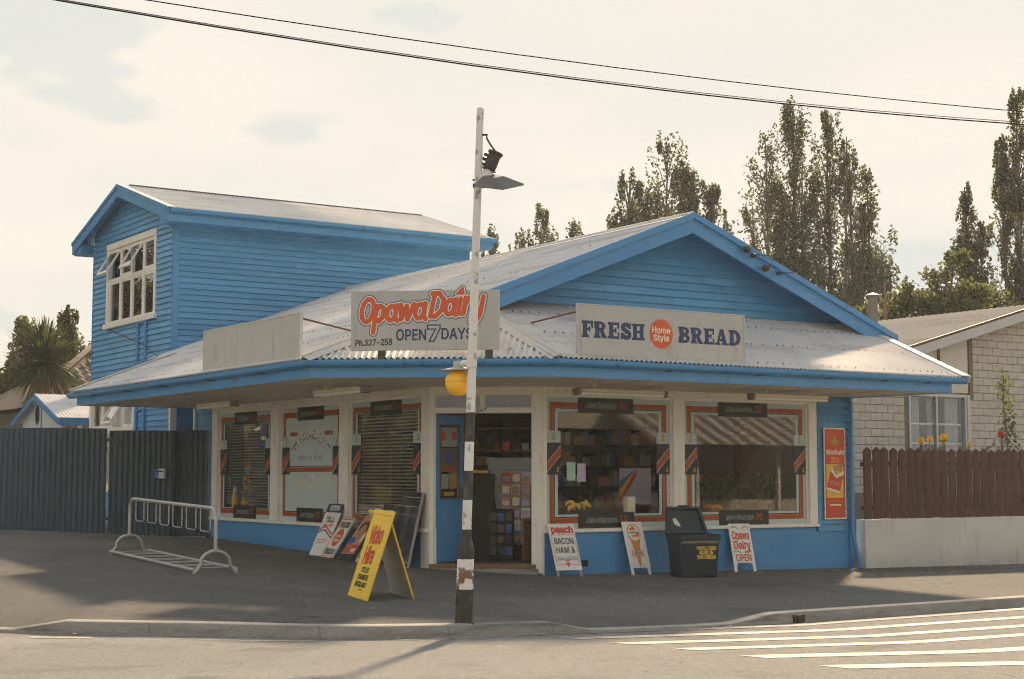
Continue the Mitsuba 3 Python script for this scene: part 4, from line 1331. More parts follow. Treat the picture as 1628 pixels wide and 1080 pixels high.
bal.vertices = p0 + np.outer(v[:, 0], LF.u) + np.outer(v[:, 1], LF.n) + np.outer(v[:, 2], w)
fins = [tube([p0 - LF.u * .055 + w * s, p0 - LF.u * .10 + w * s], .017, 8) for s in (.11, .16, .205)]
add(BP + '__lamp_ballast', cat([bal] + fins), 'lamp_dark', 35)
neck = lathe([(0, -.03), (.085, -.03), (.06, .03), (.04, .075), (0, .075)], 18)
v = np.array(neck.vertices)
neck.vertices = p0 + np.outer(v[:, 0], LF.u) + np.outer(v[:, 1], LF.n) + np.outer(v[:, 2], w)
b_ = polez(284)
add(BP + '__lamp_arm', cat([neck, tube([FP.pt(la(b_), polez(293), .0), FP.pt(la(b_) + .05, polez(281), .0), FP.pt(la(b_) + .10, polez(272), -.01), p0 + w * .06], [.034, .05, .045, .03], 10)]), 'pole_white', 40)
add(BP + '__clamp', cat([FP(cbox(la(b_) - .05, la(b_) + .06, polez(298), polez(293), -.05, .05, .006)), FP(cbox(la(b_) - .055, la(b_) - .03, polez(287), polez(285), -.02, .02, .003))]), 'lamp_dark')
q0 = FP.pt(la(polez(215)) + .03, polez(215), .02)
add(BP + '__lamp_cable', tube([q0, q0 + RT * .045 + [0, 0, .0], X(772, 219, 0), X(777, 228, -.01), p1 + w * .0], [.010, .012, .009, .009, .009], 8), 'wire_black', 40)

# ------------------------------------------------------------------ boards on the footpath


def leanframe(bl, br, top):
    bl, br, top = map(np.array, (bl, br, top))
    m = (bl + br) / 2
    F = Frame(bl, br - bl, top - m)
    return F, float(np.linalg.norm(br - bl)), float(np.linalg.norm(top - m))


# yellow folding board
K = thing('sandwich_board', 'yellow folding sandwich board with red Video Hire lettering on the open footpath', 'sign')
gz = lambda x, y: float(G(x, y)) - .025
tp = np.array([8.185, 15.24, .925])
F, W, Hh = leanframe((7.923, 15.455, gz(7.92, 15.45)), (7.813, 14.793, gz(7.81, 14.79)), tp)
add(K + '__front_panel', cat([fbox(F, 0, W, 0, Hh, -.018, 0, .004)]), 'yellow_board')
add(K + '__panel_edge', cat([fbox(F, .03, W - .06, Hh - .055, Hh - .05, 0, .004), fbox(F, .014, .02, .04, Hh - .03, 0, .003)]), 'tan_print')
F_b, Wb, Hb = leanframe((8.455, 14.915, gz(8.45, 14.92)), (8.565, 15.577, gz(8.56, 15.58)), tp + [.02, 0, 0])
add(K + '__back_panel', fbox(F_b, 0, Wb, 0, Hb, -.012, .006, .003), 'yellow_board')
add(K + '__back_lining', fbox(F_b, .012, Wb - .03, .0, Hb - .03, -.0165, -.0125), 'aframe_grey')
add(K + '__hinge', cat([tube([F.pt(q, Hh, -.01), F.pt(q + .07, Hh, -.01)], .012, 8) for q in (.1, W - .17)]), 'galvanised')
for s, a0, b0, h, w, m in (('Video', .17, .60, .185, .40, 'red_print'), ('Hire', .17, .375, .185, .31, 'red_print')):
    print_on(F, K + '__lettering', at(textpoly(s, h, True, w, .10), a0 - .02, b0, 3).buffer(.004), m)
for s, b0, w in (('TITLES', .285, .24), ('CHANGED', .205, .33), ('REGULARLY', .125, .37)):
    print_on(F, K + '__small_lettering', centred(textpoly(s, .055, True, w, .22), .33, b0), 'black_print')
print_on(F, K + '__small_lettering', strokes([[(.28, .095), (.36, .10), (.42, .096)]], .004), 'black_print')

K = thing('chalk_board', 'dark blank chalkboard with a raised head, leaning on the window beside the door', 'sign')
F, W, Hh = leanframe((10.88, 20.47, .03), (10.88, 19.38, .005), (11.115, 19.925, 1.08))
add(K + '__board', F(ext(Polygon([(.02, .10), (W - .03, .10), (W - .03, Hh), (W - .56, Hh), (W - .56, Hh - .21), (.02, Hh - .21)]), .02, -.02)), 'chalkboard')
add(K + '__frame', cat([fbox(F, W - .03, W, 0, Hh, -.024, .008, .003), fbox(F, -.01, .02, 0, Hh - .21, -.024, .008, .003), fbox(F, .02, W - .03, .085, .10, -.02, .004)]), 'aframe_grey')
add(K + '__moulding', cat([fbox(F, W - .56, W - .03, Hh - .215, Hh - .205, 0, .004), fbox(F, W - .53, W - .06, Hh - .08, Hh - .07, 0, .004), fbox(F, .06, W - .06, Hh - .33, Hh - .325, 0, .003)]), 'grey_print')

K = thing('leaning_sign', 'tall pale sign with a dark OPEN header, leftmost of those below the window', 'sign')
F, W, Hh = leanframe((10.74, 22.26, .075), (10.80, 21.86, .07), (11.12, 22.20, .865))
add(K + '__board', fbox(F, 0, W, 0, Hh * .835, -.015, 0, .003), 'white_paint')
add(K + '__header', fbox(F, .0, W, Hh * .835, Hh, -.017, .002, .003), 'navy_print')
print_on(F, K + '__lettering', centred(textpoly('OPEN', .085, True, .25), W * .52, Hh * .87), 'white_paint', .0025)
wv = lambda o, t: LineString([(W * q, Hh * (.50 + o) + .055 * math.cos((q - .35) * 5.0)) for q in np.linspace(0, 1, 21)]).buffer(t, cap_style='flat')
print_on(F, K + '__wave', wv(-.005, .014), 'orange_print')
print_on(F, K + '__wave', wv(-.065, .010), 'black_print')
print_on(F, K + '__worn_lettering', unary_union([affinity.translate(scribble(.2, .05, 4, 5), .10, Hh * .70), affinity.translate(scribble(.26, .05, 4, 6), .07, Hh * .64)]), 'dark_print')
print_on(F, K + '__worn_lettering', unary_union([affinity.translate(scribble(.24, .04, 4, 7), .09, Hh * .57), affinity.translate(scribble(.28, .018, 6, 8), .05, Hh * .30), affinity.translate(scribble(.22, .018, 6, 9), .08, Hh * .25)]), 'red_print')

K = thing('leaning_sign', 'narrow white FRESH BREAD sign with an orange disc, second of those below the window', 'sign')
F, W, Hh = leanframe((10.72, 21.82, .07), (10.71, 21.40, .06), (11.10, 21.72, .665))
add(K + '__board', fbox(F, 0, W, 0, Hh, -.015, 0, .003), 'white_paint')
print_on(F, K + '__border', ring(.0, W, .0, Hh, .016), 'tan_print')
print_on(F, K + '__border', sbox(.03, Hh - .05, W - .03, Hh - .03).union(sbox(.03, .03, W - .03, .045)), 'red_print')
print_on(F, K + '__lettering', affinity.translate(slabword('FRESH', .10, W - .10), .05, Hh - .185), 'dark_print')
print_on(F, K + '__lettering', affinity.translate(slabword('BREAD', .10, W - .10), .05, .07), 'dark_print')
print_on(F, K + '__disc', Polygon(el(W / 2, Hh * .5, .13, .155)), 'orange_print')
for s, b in (('Home', .51), ('Style', .40)):
    print_on(F, K + '__disc_lettering', centred(textpoly(s, .05, True), W / 2, Hh * b), 'cream_print', .004)

K = thing('magazine_poster', 'colourful magazine poster in a dark stand below the window, left of the yellow board', 'sign')
F, W, Hh = leanframe((10.63, 21.10, .05), (10.63, 20.68, .045), (11.10, 21.05, .70))
add(K + '__stand', cat([fbox(F, 0, W, 0, .14, -.05, .012, .004), fbox(F, -.012, 0, .0, Hh, -.04, .008), fbox(F, W, W + .012, 0, Hh, -.04, .008), fbox(F, 0, W, .14, Hh, -.05, -.02)]), 'bin_dark')
add(K + '__poster', fbox(F, .0, W, .14, Hh, -.02, -.003), 'pink_print')
for pl, m in ((sbox(.02, .15, W - .02, .30), 'red_print'), (Polygon(el(W * .5, .52, .11, .15)), 'tan_print'), (Polygon(el(W * .5, .60, .14, .12)).difference(Polygon(el(W * .5, .53, .085, .13))), 'black_soft'), (sbox(.02, .69, W * .6, .745), 'gold_band'), (sbox(W * .62, .66, W - .02, .76), 'red_print'),
              (Polygon([(.02, .30), (.2, .34), (.15, .44), (.02, .42)]), 'blue_print'), (sbox(.22, .18, .36, .24), 'cream_print'), (sbox(.05, .24, .2, .28), 'gold_band'), (sbox(.31, .36, .39, .5), 'cream_print')):
    print_on(F, K + '__poster_print', pl, m, -.001)
add(K + '__poster_edge', fbox(F, .0, W, .135, .15, -.002, .003), 'cream_print')

K = thing('leaning_sign', 'pale board half hidden behind the yellow sandwich board', 'sign')
F, W, Hh = leanframe((10.72, 20.70, .05), (10.70, 20.34, .045), (11.10, 20.62, .64))
add(K + '__board', fbox(F, 0, W, 0, Hh, -.015, 0, .003), 'white_paint')
print_on(F, K + '__mark', Polygon(el(.12, .10, .07, .04)), 'blue_print')


def legged(bl, br, top, leg):
    F, W, Hh = leanframe(bl, br, top)
    return F, W, Hh


K = thing('stand_sign', 'white legged sign reading peach BACON HAM, leftmost below the right hand windows', 'sign')
F, W, Hh = leanframe((12.46, 17.97, -.105), (12.90, 17.965, -.11), (12.775, 18.25, .63))
add(K + '__board', fbox(F, 0, W, .115, Hh, -.014, 0, .003), 'white_paint')
add(K + '__leg', fbox(F, .01, .045, 0, .125, -.03, -.006, .003), 'aframe_grey')
add(K + '__leg', fbox(F, W - .045, W - .01, 0, .125, -.03, -.006, .003), 'aframe_grey')
print_on(F, K + '__border', ring(.022, W - .022, .19, Hh - .16, .010), 'pink_print')
print_on(F, K + '__brand_lettering', affinity.translate(textpoly('peach', .10, True, W - .08), .045, Hh - .135).buffer(.004), 'red_print')
for s, b, w in (('BACON', Hh - .30, W - .12), ('HAM &', Hh - .43, W - .12)):
    print_on(F, K + '__lettering', affinity.translate(textpoly(s, .088, True, w), .06, b), 'dark_print')
print_on(F, K + '__lettering', affinity.translate(textpoly('SMALLGOODS', .052, True, W - .10), .055, Hh - .535), 'grey_print')
print_on(F, K + '__emblem', unary_union([Polygon([(W / 2 - .035, .215), (W / 2, .155), (W / 2 + .035, .215), (W / 2 + .02, .235), (W / 2, .225), (W / 2 - .02, .235)]), sbox(W / 2 - .035, .25, W / 2 + .035, .27)]), 'orange_print', .003)

K = thing('stand_sign', 'white legged sign with an ice cream cone picture, below the right hand window', 'sign')
F, W, Hh = leanframe((13.75, 17.97, -.125), (14.11, 17.965, -.13), (14.05, 18.25, .635))
add(K + '__board', fbox(F, 0, W, .13, Hh, -.014, 0, .003), 'white_paint')
add(K + '__leg', fbox(F, .01, .05, 0, .14, -.03, -.006, .003), 'white_paint')
add(K + '__leg', fbox(F, W - .05, W - .01, 0, .14, -.03, -.006, .003), 'white_paint')
cx, cy = W / 2, Hh - .17
print_on(F, K + '__cone', Polygon([(cx - .085, cy - .11), (cx + .085, cy - .11), (cx + .055, cy - .24), (cx + .02, .16), (cx - .005, .15), (cx - .055, cy - .24)]), 'cone_orange')
print_on(F, K + '__scoop', Polygon(el(cx, cy, .118, .135)), 'tan_print', .0030)
print_on(F, K + '__scoop_print', Polygon(el(cx, cy, .104, .121)), 'cream_print', .0042)
print_on(F, K + '__scoop_print', unary_union([sbox(cx - .07, cy + .04, cx + .03, cy + .07), sbox(cx - .05, cy - .06, cx + .06, cy - .035), Polygon(el(cx + .06, cy - .02, .03, .04)), Polygon(el(cx - .01, cy + .085, .022, .02))]), 'orange_print', .0054)
print_on(F, K + '__scoop_print', sbox(cx - .085, cy - .012, cx + .06, cy + .022), 'grey_print', .0054)
print_on(F, K + '__name_plate', sbox(cx - .105, .30, cx + .105, .385), 'orange_print', .0042)
print_on(F, K + '__name_plate', sbox(cx - .093, .311, cx + .093, .374), 'cream_print', .0054)
print_on(F, K + '__lettering', centred(textpoly('OPEN', .045, True, .145), cx, .32), 'navy_print', .0066)

K = thing('stand_sign', 'white legged sign with red script and OPEN beneath, right of the green bin', 'sign')
F, W, Hh = leanframe((15.76, 18.08, -.145), (16.19, 18.075, -.15), (16.04, 18.25, .578))
arch = Polygon([(.0, 0), (.055, 0), (.06, .10)] + el(.11, .11, .045, .04, 180, 90, 5) + el(W - .11, .11, .045, .04, 90, 0, 5) + [(W - .06, .10), (W - .055, 0), (W, 0), (W - .01, Hh), (.01, Hh)])
add(K + '__board', F(ext(arch, .014, -.014)), 'white_paint')
print_on(F, K + '__lettering', unary_union([affinity.translate(textpoly('Opawa', .115, True, W - .10), .05, Hh - .235), affinity.translate(textpoly('Dairy', .115, True, W - .11), .06, Hh - .385)]).buffer(.002), 'orange_print')
print_on(F, K + '__lettering', strokes([[(W - .17, Hh - .425), (W - .11, Hh - .445), (W - .07, Hh - .42), (W - .065, Hh - .38)]], .009), 'orange_print')
print_on(F, K + '__lettering', affinity.translate(textpoly('OPEN', .105, True, W - .13), .065, .175), 'orange_print')
fl = lambda b: strokes([[(.05 + .3 * q, b + .016 * math.sin(q * 9.4)) for q in np.linspace(0, .42, 9)], [(W - .05 - .3 * q, b + .016 * math.sin(q * 9.4)) for q in np.linspace(0, .42, 9)]], .0055)
print_on(F, K + '__flourish', fl(Hh - .065), 'dark_print')
print_on(F, K + '__flourish', fl(.315), 'dark_print')

# newspaper bin with its lid thrown back on the window sill
K = thing('newspaper_bin', 'dark green plastic bin with yellow lettering and its lid thrown back on the window sill', 'bin')
FN = Frame((14.075, 17.30, -.115), (.94, -.34, 0))
wN, dN, hN = .58, .55, .60
sh_ = []
for (b, s) in ((0, .035), (.03, .03), (hN - .075, 0)):
    sh_.append([(s, b, -s), (wN - s, b, -s), (wN - s, b, -dN + s), (s, b, -dN + s)])
V = [q for r in sh_ for q in r]
Fq = [[0, 2, 1], [0, 3, 2]]
for r in range(2):
    for i in range(4):
        j = (i + 1) % 4
        a_, b_, c_, d_ = r * 4 + i, r * 4 + j, r * 4 + 4 + j, r * 4 + 4 + i
        Fq += [[a_, b_, c_], [a_, c_, d_]]
add(K + '__body', FN(trimesh.Trimesh(V, Fq, process=False)), 'bin_green')
add(K + '__rim', cat([fbox(FN, -.022, wN + .022, hN - .08, hN, -.02, .022, .008), fbox(FN, -.022, wN + .022, hN - .08, hN, -dN - .022, -dN + .02, .008), fbox(FN, -.022, .02, hN - .08, hN, -dN + .02, -.02, .006), fbox(FN, wN - .02, wN + .022, hN - .08, hN, -dN + .02, -.02, .006)]), 'bin_green')
add(K + '__inside', fbox(FN, .02, wN - .02, hN - .10, hN - .09, -dN + .02, -.02), 'bin_dark')
add(K + '__worn_strip', fbox(FN, .03, wN - .02, hN - .125, hN - .088, -.002, .003), 'lamp_grey')
FNL = Frame(FN.pt(-.03, hN + .0, -dN + .03), FN.u, (0, .36, .93))
lid = Polygon([(0, 0), (wN + .06, 0), (wN - .02, .40), (.07, .40)])
add(K + '__lid', cat([FNL(ext(lid, .012, -.06)), FNL(ext(lid.difference(lid.buffer(-.035)), .05, -.05))]), 'bin_green')
add(K + '__lid_handle', fbox(FNL, wN / 2 - .06, wN / 2 + .12, .40, .43, -.05, -.015, .008), 'bin_dark')
bl_ = unary_union([Point(.19, .17).buffer(.035), Point(.17, .21).buffer(.03), Point(.22, .14).buffer(.025), Point(.24, .125).buffer(.012)])
print_on(FNL, K + '__paint_splash', bl_, 'cream_print', -.047)
add(K + '__paint_splash', Frame(FN.pt(0, 0, -dN), (-FN.n))(ext(affinity.translate(unary_union([Point(.0, 0).buffer(.035), Point(.02, -.04).buffer(.028)]), .40 * 0 + dN * .55, .40), .001, .004)).copy(), 'grey_print')
FNT = Frame(FN.pt(0, 0, 0), FN.u)
print_on(FNT, K + '__label', sbox(.20, .245, wN - .03, .44), 'black_soft', .0005)
for s, b, w in (("YOU'LL FIND", .382, .29), ('MORE IN', .320, .20), ('THE PRESS!', .258, .28)):
    print_on(FNT, K + '__lettering', centred(textpoly(s, .048, True, w), .385, b).buffer(.002), 'poster_yellow', .0024)

# cigarette poster panel on the weatherboards
K = thing('poster_panel', 'tall red advertising panel with a yellow square and cigarette packet picture on the blue wall', 'sign')
FS = Frame((17.79, 18.255, 0), (1, 0, 0))
wS = .475
add(K + '__backing', fbox(FS, 0, wS, .615, 2.065, -.012, 0, .003), 'cream_print')
print_on(FS, K + '__red_panel', sbox(.022, .637, wS - .022, 2.043), 'poster_red', .0005)
print_on(FS, K + '__crest', unary_union([Polygon(el(wS / 2, 1.845, .055, .06)), sbox(wS / 2 - .085, 1.79, wS / 2 + .085, 1.805), star(wS / 2, 1.92, .03, .018, 7), sbox(wS / 2 - .08, 1.80, wS / 2 - .065, 1.88), sbox(wS / 2 + .065, 1.80, wS / 2 + .08, 1.88)]), 'gold_band', .002)
print_on(FS, K + '__lettering', centred(textpoly('Winfield', .075, True, .40), wS / 2, 1.64), 'cream_print', .002)
print_on(FS, K + '__price_lettering', centred(textpoly("25's", .085, True, .17), wS / 2, 1.515), 'poster_yellow', .002)
print_on(FS, K + '__yellow_square', sbox(.045, .955, wS - .065, 1.485), 'poster_yellow', .002)
pk = lambda p: at(p, .055, 1.03, -13)
print_on(FS, K + '__packet', pk(Polygon([(-.03, .06), (.26, .06), (.29, .36), (-.0, .36)])), 'poster_red', .0035)
print_on(FS, K + '__packet_print', pk(sbox(-.035, .055, .26, .09)), 'cream_print', .005)
print_on(FS, K + '__packet_print', pk(Polygon([(-.0, .36), (.01, .43), (.12, .33), (.29, .43), (.29, .36), (.14, .27)])), 'cream_print', .005)
print_on(FS, K + '__packet_print', pk(unary_union([sbox(.05, .38, .11, .46), sbox(.12, .39, .17, .50), sbox(.18, .38, .23, .52)])), 'tan_print', .0045)
print_on(FS, K + '__packet_lettering', pk(affinity.translate(textpoly('Winfield', .05, True, .2), .02, .17)), 'pink_print', .006)
print_on(FS, K + '__small_print', sbox(wS / 2 - .115, .83, wS / 2 + .115, .855), 'cream_print', .002)
print_on(FS, K + '__small_print', affinity.translate(scribble(.34, .012, 4, 31), .065, .895), 'tan_print', .002)

# ------------------------------------------------------------------ right: plaster wall, picket fence, block house
K = thing('plaster_wall', 'low rough white plastered wall right of the shop, carrying the brown picket fence', 'wall')
wm = box(18.52, 30, 18.10, 18.30, -.5, .605)
wm = wm.subdivide_to_size(.35)
v = np.array(wm.vertices)
v[:, 1] += np.where(v[:, 1] < 18.2, .016 * (meshkit.fbm(v * 2.2, 3) - .5), 0)
v[:, 2] += np.where(v[:, 2] > .5, .02 * (meshkit.fbm(v * 1.3, 3, 5) - .5), 0)
add(K, trimesh.Trimesh(v, wm.faces, process=False), 'wall_plaster', 30)
K = thing('picket_fence', 'dark brown picket fence with pointed tops on the white plaster wall', 'fence')
pkp = Polygon([(-.091, 0), (.091, 0), (.091, 1.11), (.045, 1.165), (.0, 1.185), (-.045, 1.165), (-.091, 1.11)])
hr = [(.0935 * math.sin(q), .028 * math.cos(q) ** .7) for q in np.linspace(-1.5, 1.5, 9)]
V = [(a_, 0, c_) for a_, c_ in hr] + [(a_, 1.10 + .02 * (c_ / .034), c_) for a_, c_ in hr] + [(0, 1.165, .004)]
Fq = [[i, i + 1, 10 + i] for i in range(8)] + [[i, 10 + i, 9 + i] for i in range(8)] + [[9 + i, 10 + i, 18] for i in range(8)] + [[9, 18, 17], [0, 9, 17], [0, 17, 8]]
pk1 = mikit.ply(Frame((0, 0, 0), (1, 0, 0))(trimesh.Trimesh(V, Fq, process=False)), 'picket_stain', 50)
for i in range(40):
    key = numbered(K + '__picket')
    r = random.Random(i)
    scene[key] = {**pk1, 'to_world': T().translate([18.66 + i * .1985, 18.175 + r.uniform(-.004, .004), .60 + r.uniform(-.014, .014)]).rotate([0, 1, 0], r.uniform(-.7, .7))}
add(K + '__rail', cat([box(18.56, 27, 18.18, 18.23, .75, .83), box(18.56, 27, 18.18, 18.23, 1.45, 1.53)]), 'picket_stain')
K = thing('side_gate', 'blue side gate in the gap between the shop and the picket fence', 'gate')
add(K, cat([box(18.42, 18.98, 19.2, 19.24, .0, 1.86), box(18.42, 18.98, 19.17, 19.2, 1.6, 1.7)]), 'blue_trim_paint')

N = thing('block_house', 'neighbouring house of pale concrete blocks with a low gabled roof behind the picket fence', 'house')
YN = 22.5
FNB = Frame((0, YN, 0), (1, 0, 0))
vz = lambda x: 3.90 + .27 * (x - 24.218)
reg = Polygon([(22.3, -.3), (33, -.3), (33, vz(23.45)), (28.25, vz(28.25)), (22.9, vz(22.9)), (22.3, 3.4)])
win = sbox(24.3, .9, 26.04, 2.97)
pan = Polygon([(24.3, 2.97), (26.14, 2.97), (26.14, vz(26.14)), (24.3, vz(24.3))])
add(N + '__wall', FNB(ext(reg.difference(win), .15, -.152)), 'mortar')
add(N + '__wall__rear', cat([box(22.3, 22.45, 22.66, 34, -.3, 3.3), box(22.45, 33, 22.9, 22.95, -.3, 3.2)]), 'dark_room')
blk = mikit.ply(cbox(-.154, .154, -.0, .022, -.0745, .0745, .006), 'block_masonry')
half = mikit.ply(cbox(-.074, .074, -.0, .022, -.0745, .0745, .006), 'block_masonry')
nb = 0
for row in range(36):
    z = .55 + row * .161
    off = .16 * (row % 2)
    for i in range(-2, 24):
        x = 22.42 + i * .32 + off
        if x > 28.6 or z < .95:
            continue
        for w, d in ((.158, blk), (.078, half)):
            done = False
            for sx in ((0,) if w > .1 else (-.08, .08)):
                q = sbox(x + sx - w, z - .078, x + sx + w, z + .078)
                if reg.buffer(-.01).contains(q) and not q.intersects(win.buffer(.0)) and q.intersection(pan).area < 1e-6:
                    key = numbered(N + '__wall__block')
                    scene[key] = {**d, 'to_world': T().translate([x + sx, YN - .018, z])}
                    nb += 1
                    done = True
            if done:
                break
far_blocks = []
for row in range(30):
    z = .55 + row * .161
    for i in range(18, 34):
        x = 22.42 + i * .32 + .16 * (row % 2)
        if x > 28.6 and z > .9 and reg.buffer(-.01).contains(sbox(x - .158, z - .078, x + .158, z + .078)):
            m = cbox(-.154, .154, -.0, .022, -.0745, .0745, .006)
            m.apply_translation((x, YN - .018, z))
            far_blocks.append(m)
add(N + '__wall__block_courses', cat(far_blocks), 'block_masonry', kind='stuff')
add(N + '__gable_panel', cat([FNB(ext(Polygon([(24.3, 3.03), (25.18, 3.03), (25.18, vz(25.18)), (24.3, vz(24.3))]), .02, 0)), FNB(ext(Polygon([(25.24, 3.03), (26.10, 3.03), (26.10, vz(26.10)), (25.24, vz(25.24))]), .02, 0))]), 'panel_cream')
add(N + '__gable_panel_batten', fbox(FNB, 25.17, 25.25, 3.03, vz(25.2), 0, .035), 'barge_brown')
add(N + '__gable_panel_batten', fbox(FNB, 26.10, 26.15, 3.0, vz(26.1), 0, .03), 'barge_brown')
add(N + '__window', cat([fbox(FNB, 24.3, 24.35, .9, 2.97, -.06, .03), fbox(FNB, 25.98, 26.04, .9, 2.97, -.06, .03), fbox(FNB, 24.3, 26.1, 2.93, 2.99, -.06, .04), fbox(FNB, 25.11, 25.16, .9, 2.93, -.05, .02), fbox(FNB, 26.04, 26.12, .9, 2.99, -.04, .05)]), 'aluminium')
pane(FNB, N + '__window__pane', 24.35, 25.11, .9, 2.93, -.02)
pane(FNB, N + '__window__pane', 25.16, 25.98, .9, 2.93, -.02)


def curtain(x0, x1, z0, z1, y, n):
    xs = np.linspace(x0, x1, n * 8)
    yy = y + .02 * np.sin(np.linspace(0, n * 2 * math.pi, n * 8))
    V = np.vstack([np.column_stack([xs, yy, np.full_like(xs, z)]) for z in (z0, z1)])
    k, i = len(xs), np.arange(len(xs) - 1)
    return trimesh.Trimesh(V, np.vstack([np.stack([i, i + 1, i + k + 1], 1), np.stack([i, i + k + 1, i + k], 1)]), process=False)


for x0, x1 in ((24.36, 24.74), (24.98, 25.10), (25.17, 25.30), (25.52, 25.90)):
    add(N + '__window__curtain', curtain(x0, x1, .9, 2.92, YN + .12, 4), 'curtain_sheer', True)
for z in (2.35, 1.95):
    add(N + '__window__curtain_trim', curtain(24.36, 25.95, z, z + .035, YN + .085, 16), 'curtain_white', True)
slN = math.hypot(1, .27)
add(N + '__roof_slope', rib((28.25, YN - .45, vz(28.25) + .06), (0, 1, 0), np.array([-1, 0, -.27]) / slN, np.array([-.27, 0, 1]) / slN, 12.5, lambda s: (0, 7.1 * slN), .19, .012), 'roof_fibre', True)
add(N + '__roof_slope', rib((28.25, YN - .45, vz(28.25) + .06), (0, 1, 0), np.array([1, 0, -.27]) / slN, np.array([.27, 0, 1]) / slN, 12.5, lambda s: (0, 5 * slN), .19, .012), 'roof_fibre', True)
FNV = Frame((0, YN - .45, 0), (1, 0, 0))
add(N + '__barge_board', FNV(ext(Polygon([(23.3, vz(23.3) + .03), (28.25, vz(28.25) + .03), (28.25, vz(28.25) - .17), (23.3, vz(23.3) - .17)]), .03, -.03)), 'barge_white')
add(N + '__verge_strip', FNV(ext(Polygon([(23.28, vz(23.28) + .085), (28.25, vz(28.25) + .085), (28.25, vz(28.25) + .032), (23.28, vz(23.28) + .032)]), .04, -.03)), 'barge_brown')
add(N + '__gable_soffit', FNV(ext(Polygon([(23.3, vz(23.3) - .0), (28.25, vz(28.25) - .0), (28.25, vz(28.25) - .02), (23.3, vz(23.3) - .02)]), .4, -.44)), 'barge_white')
add(N + '__flue', cat([tube([(24.62, 23.72, 3.9), (24.62, 23.72, 5.08)], .095, 16), lathe([(0, .06), (.17, .0), (.165, .015), (0, .09)], 16).apply_translation((24.62, 23.72, 5.11))]), 'lamp_grey', 40, label='grey metal flue with a flat cap')
K = thing('thin_pole', 'thin dark pole standing behind the roofs right of the flue', 'pole')
add(K, tube([(33.35, 31.65, 2.0), (33.35, 31.65, 6.85)], .035, 8), 'timber')

# ------------------------------------------------------------------ left background: garage, tiled house, brick chimney
K = thing('garage', 'small pale garage with blue barge boards and iron roof behind the iron fence', 'garage')
gx, gy0, gy1 = 12.0, 38.75, 42.65
gc_, gzt, gze = (gy0 + gy1) / 2, 3.40, 2.76
FGa = Frame((gx, 0, 0), (0, -1, 0))
add(K + '__gable_wall', FGa(ext(Polygon([(-gy1 + .25, .2), (-gy0 - .25, .2), (-gy0 - .25, gze), (-gc_, gzt - .06), (-gy1 + .25, gze)]), .1, -.1)), 'garage_pale')
add(K + '__gable_wall__batten', fbox(FGa, -gc_ - .03, -gc_ + .03, .3, gzt - .1, 0, .015), 'blue_trim_paint')
add(K + '__side_wall', box(gx + .1, gx + 6, gy0 + .25, gy0 + .35, .2, gze), 'block_masonry')
sg = (gzt - gze) / (gc_ - gy0)
sgl = math.hypot(1, sg)
add(K + '__roof_slope', rib((gx - .2, gc_, gzt), (1, 0, 0), np.array([0, -1, -sg]) / sgl, np.array([0, -sg, 1]) / sgl, 6.5, lambda s: (0, (gc_ - gy0 + .15) * sgl), .1, .012), 'roof_iron', True)
add(K + '__roof_slope', rib((gx - .2, gc_, gzt), (1, 0, 0), np.array([0, 1, -sg]) / sgl, np.array([0, sg, 1]) / sgl, 6.5, lambda s: (0, (gc_ - gy0 + .15) * sgl), .1, .012), 'roof_iron', True)
for s in (-1, 1):
    y1 = gc_ + s * (gc_ - gy0 + .12)
    add(K + '__barge_board', Frame((gx - .2, 0, 0), (0, -1, 0))(ext(Polygon([(-gc_, gzt - .01), (-y1, gzt - .01 - sg * abs(y1 - gc_)), (-y1, gzt - .16 - sg * abs(y1 - gc_)), (-gc_, gzt - .16)]).buffer(0), .025, -.0)), 'blue_trim_paint')
add(K + '__fascia', box(gx - .2, gx + 6.2, gy0 - .17, gy0 - .14, gze - .22, gze - .03), 'blue_trim_paint')
add(K + '__vent', FGa(ext(Polygon(el(-gc_ - .35, 2.87, .16, .25)), .02, 0)), 'black_soft')
add(K + '__downpipe', tube([(gx + .35, gy0 - .1, gze - .1), (gx + .35, gy0 - .1, .3)], .06, 8), 'white_paint')

K = thing('tiled_house', 'house with a brown tiled roof partly hidden by the cabbage tree', 'house')
ty, tz = 49.6, 5.4
slt = .55
stl = math.hypot(1, slt)
add(K + '__wall', box(13.5, 22, 46.4, 53, .2, 3.2), 'mortar')
add(K + '__roof_underlay', trimesh.Trimesh([(13.0, 45.8, tz - slt * 3.8 - .05), (22.5, 45.8, tz - slt * 3.8 - .05), (22.5, ty, tz - .05), (16.2, ty, tz - .05), (13.0, 53.4, tz - slt * 3.8 - .05), (22.5, 53.4, tz - slt * 3.8 - .05)], [[0, 1, 2], [0, 2, 3], [0, 3, 4], [3, 2, 5], [3, 5, 4]], process=False), 'tile_brown')
xs = np.linspace(0, .30, 7)
prof_t = [(x, .035 * math.sin(x / .30 * 2 * math.pi)) for x in xs]
V = []
for (t, h) in ((0, .045), (.36, .0)):
    V += [(x, -t, hh + h) for x, hh in prof_t]
V += [(x, -.36, hh - .03) for x, hh in prof_t]
V = [(x, y, z) for x, y, z in V]
Ft = []
for r in (0, 1):
    for i in range(6):
        a_, b_, c_, d_ = r * 7 + i, r * 7 + i + 1, (r + 1) * 7 + i + 1, (r + 1) * 7 + i
        Ft += [[a_, c_, b_], [a_, d_, c_]]
V = np.array(V)
V[:7, 2] -= .045
V[7:14, 2] += .045
tl = trimesh.Trimesh(V, Ft, process=False)
ang = -math.degrees(math.atan(slt))
tA, tB = mikit.ply(tl, 'tile_brown', True), mikit.ply(tl, 'tile_pale', True)
r_ = random.Random(5)
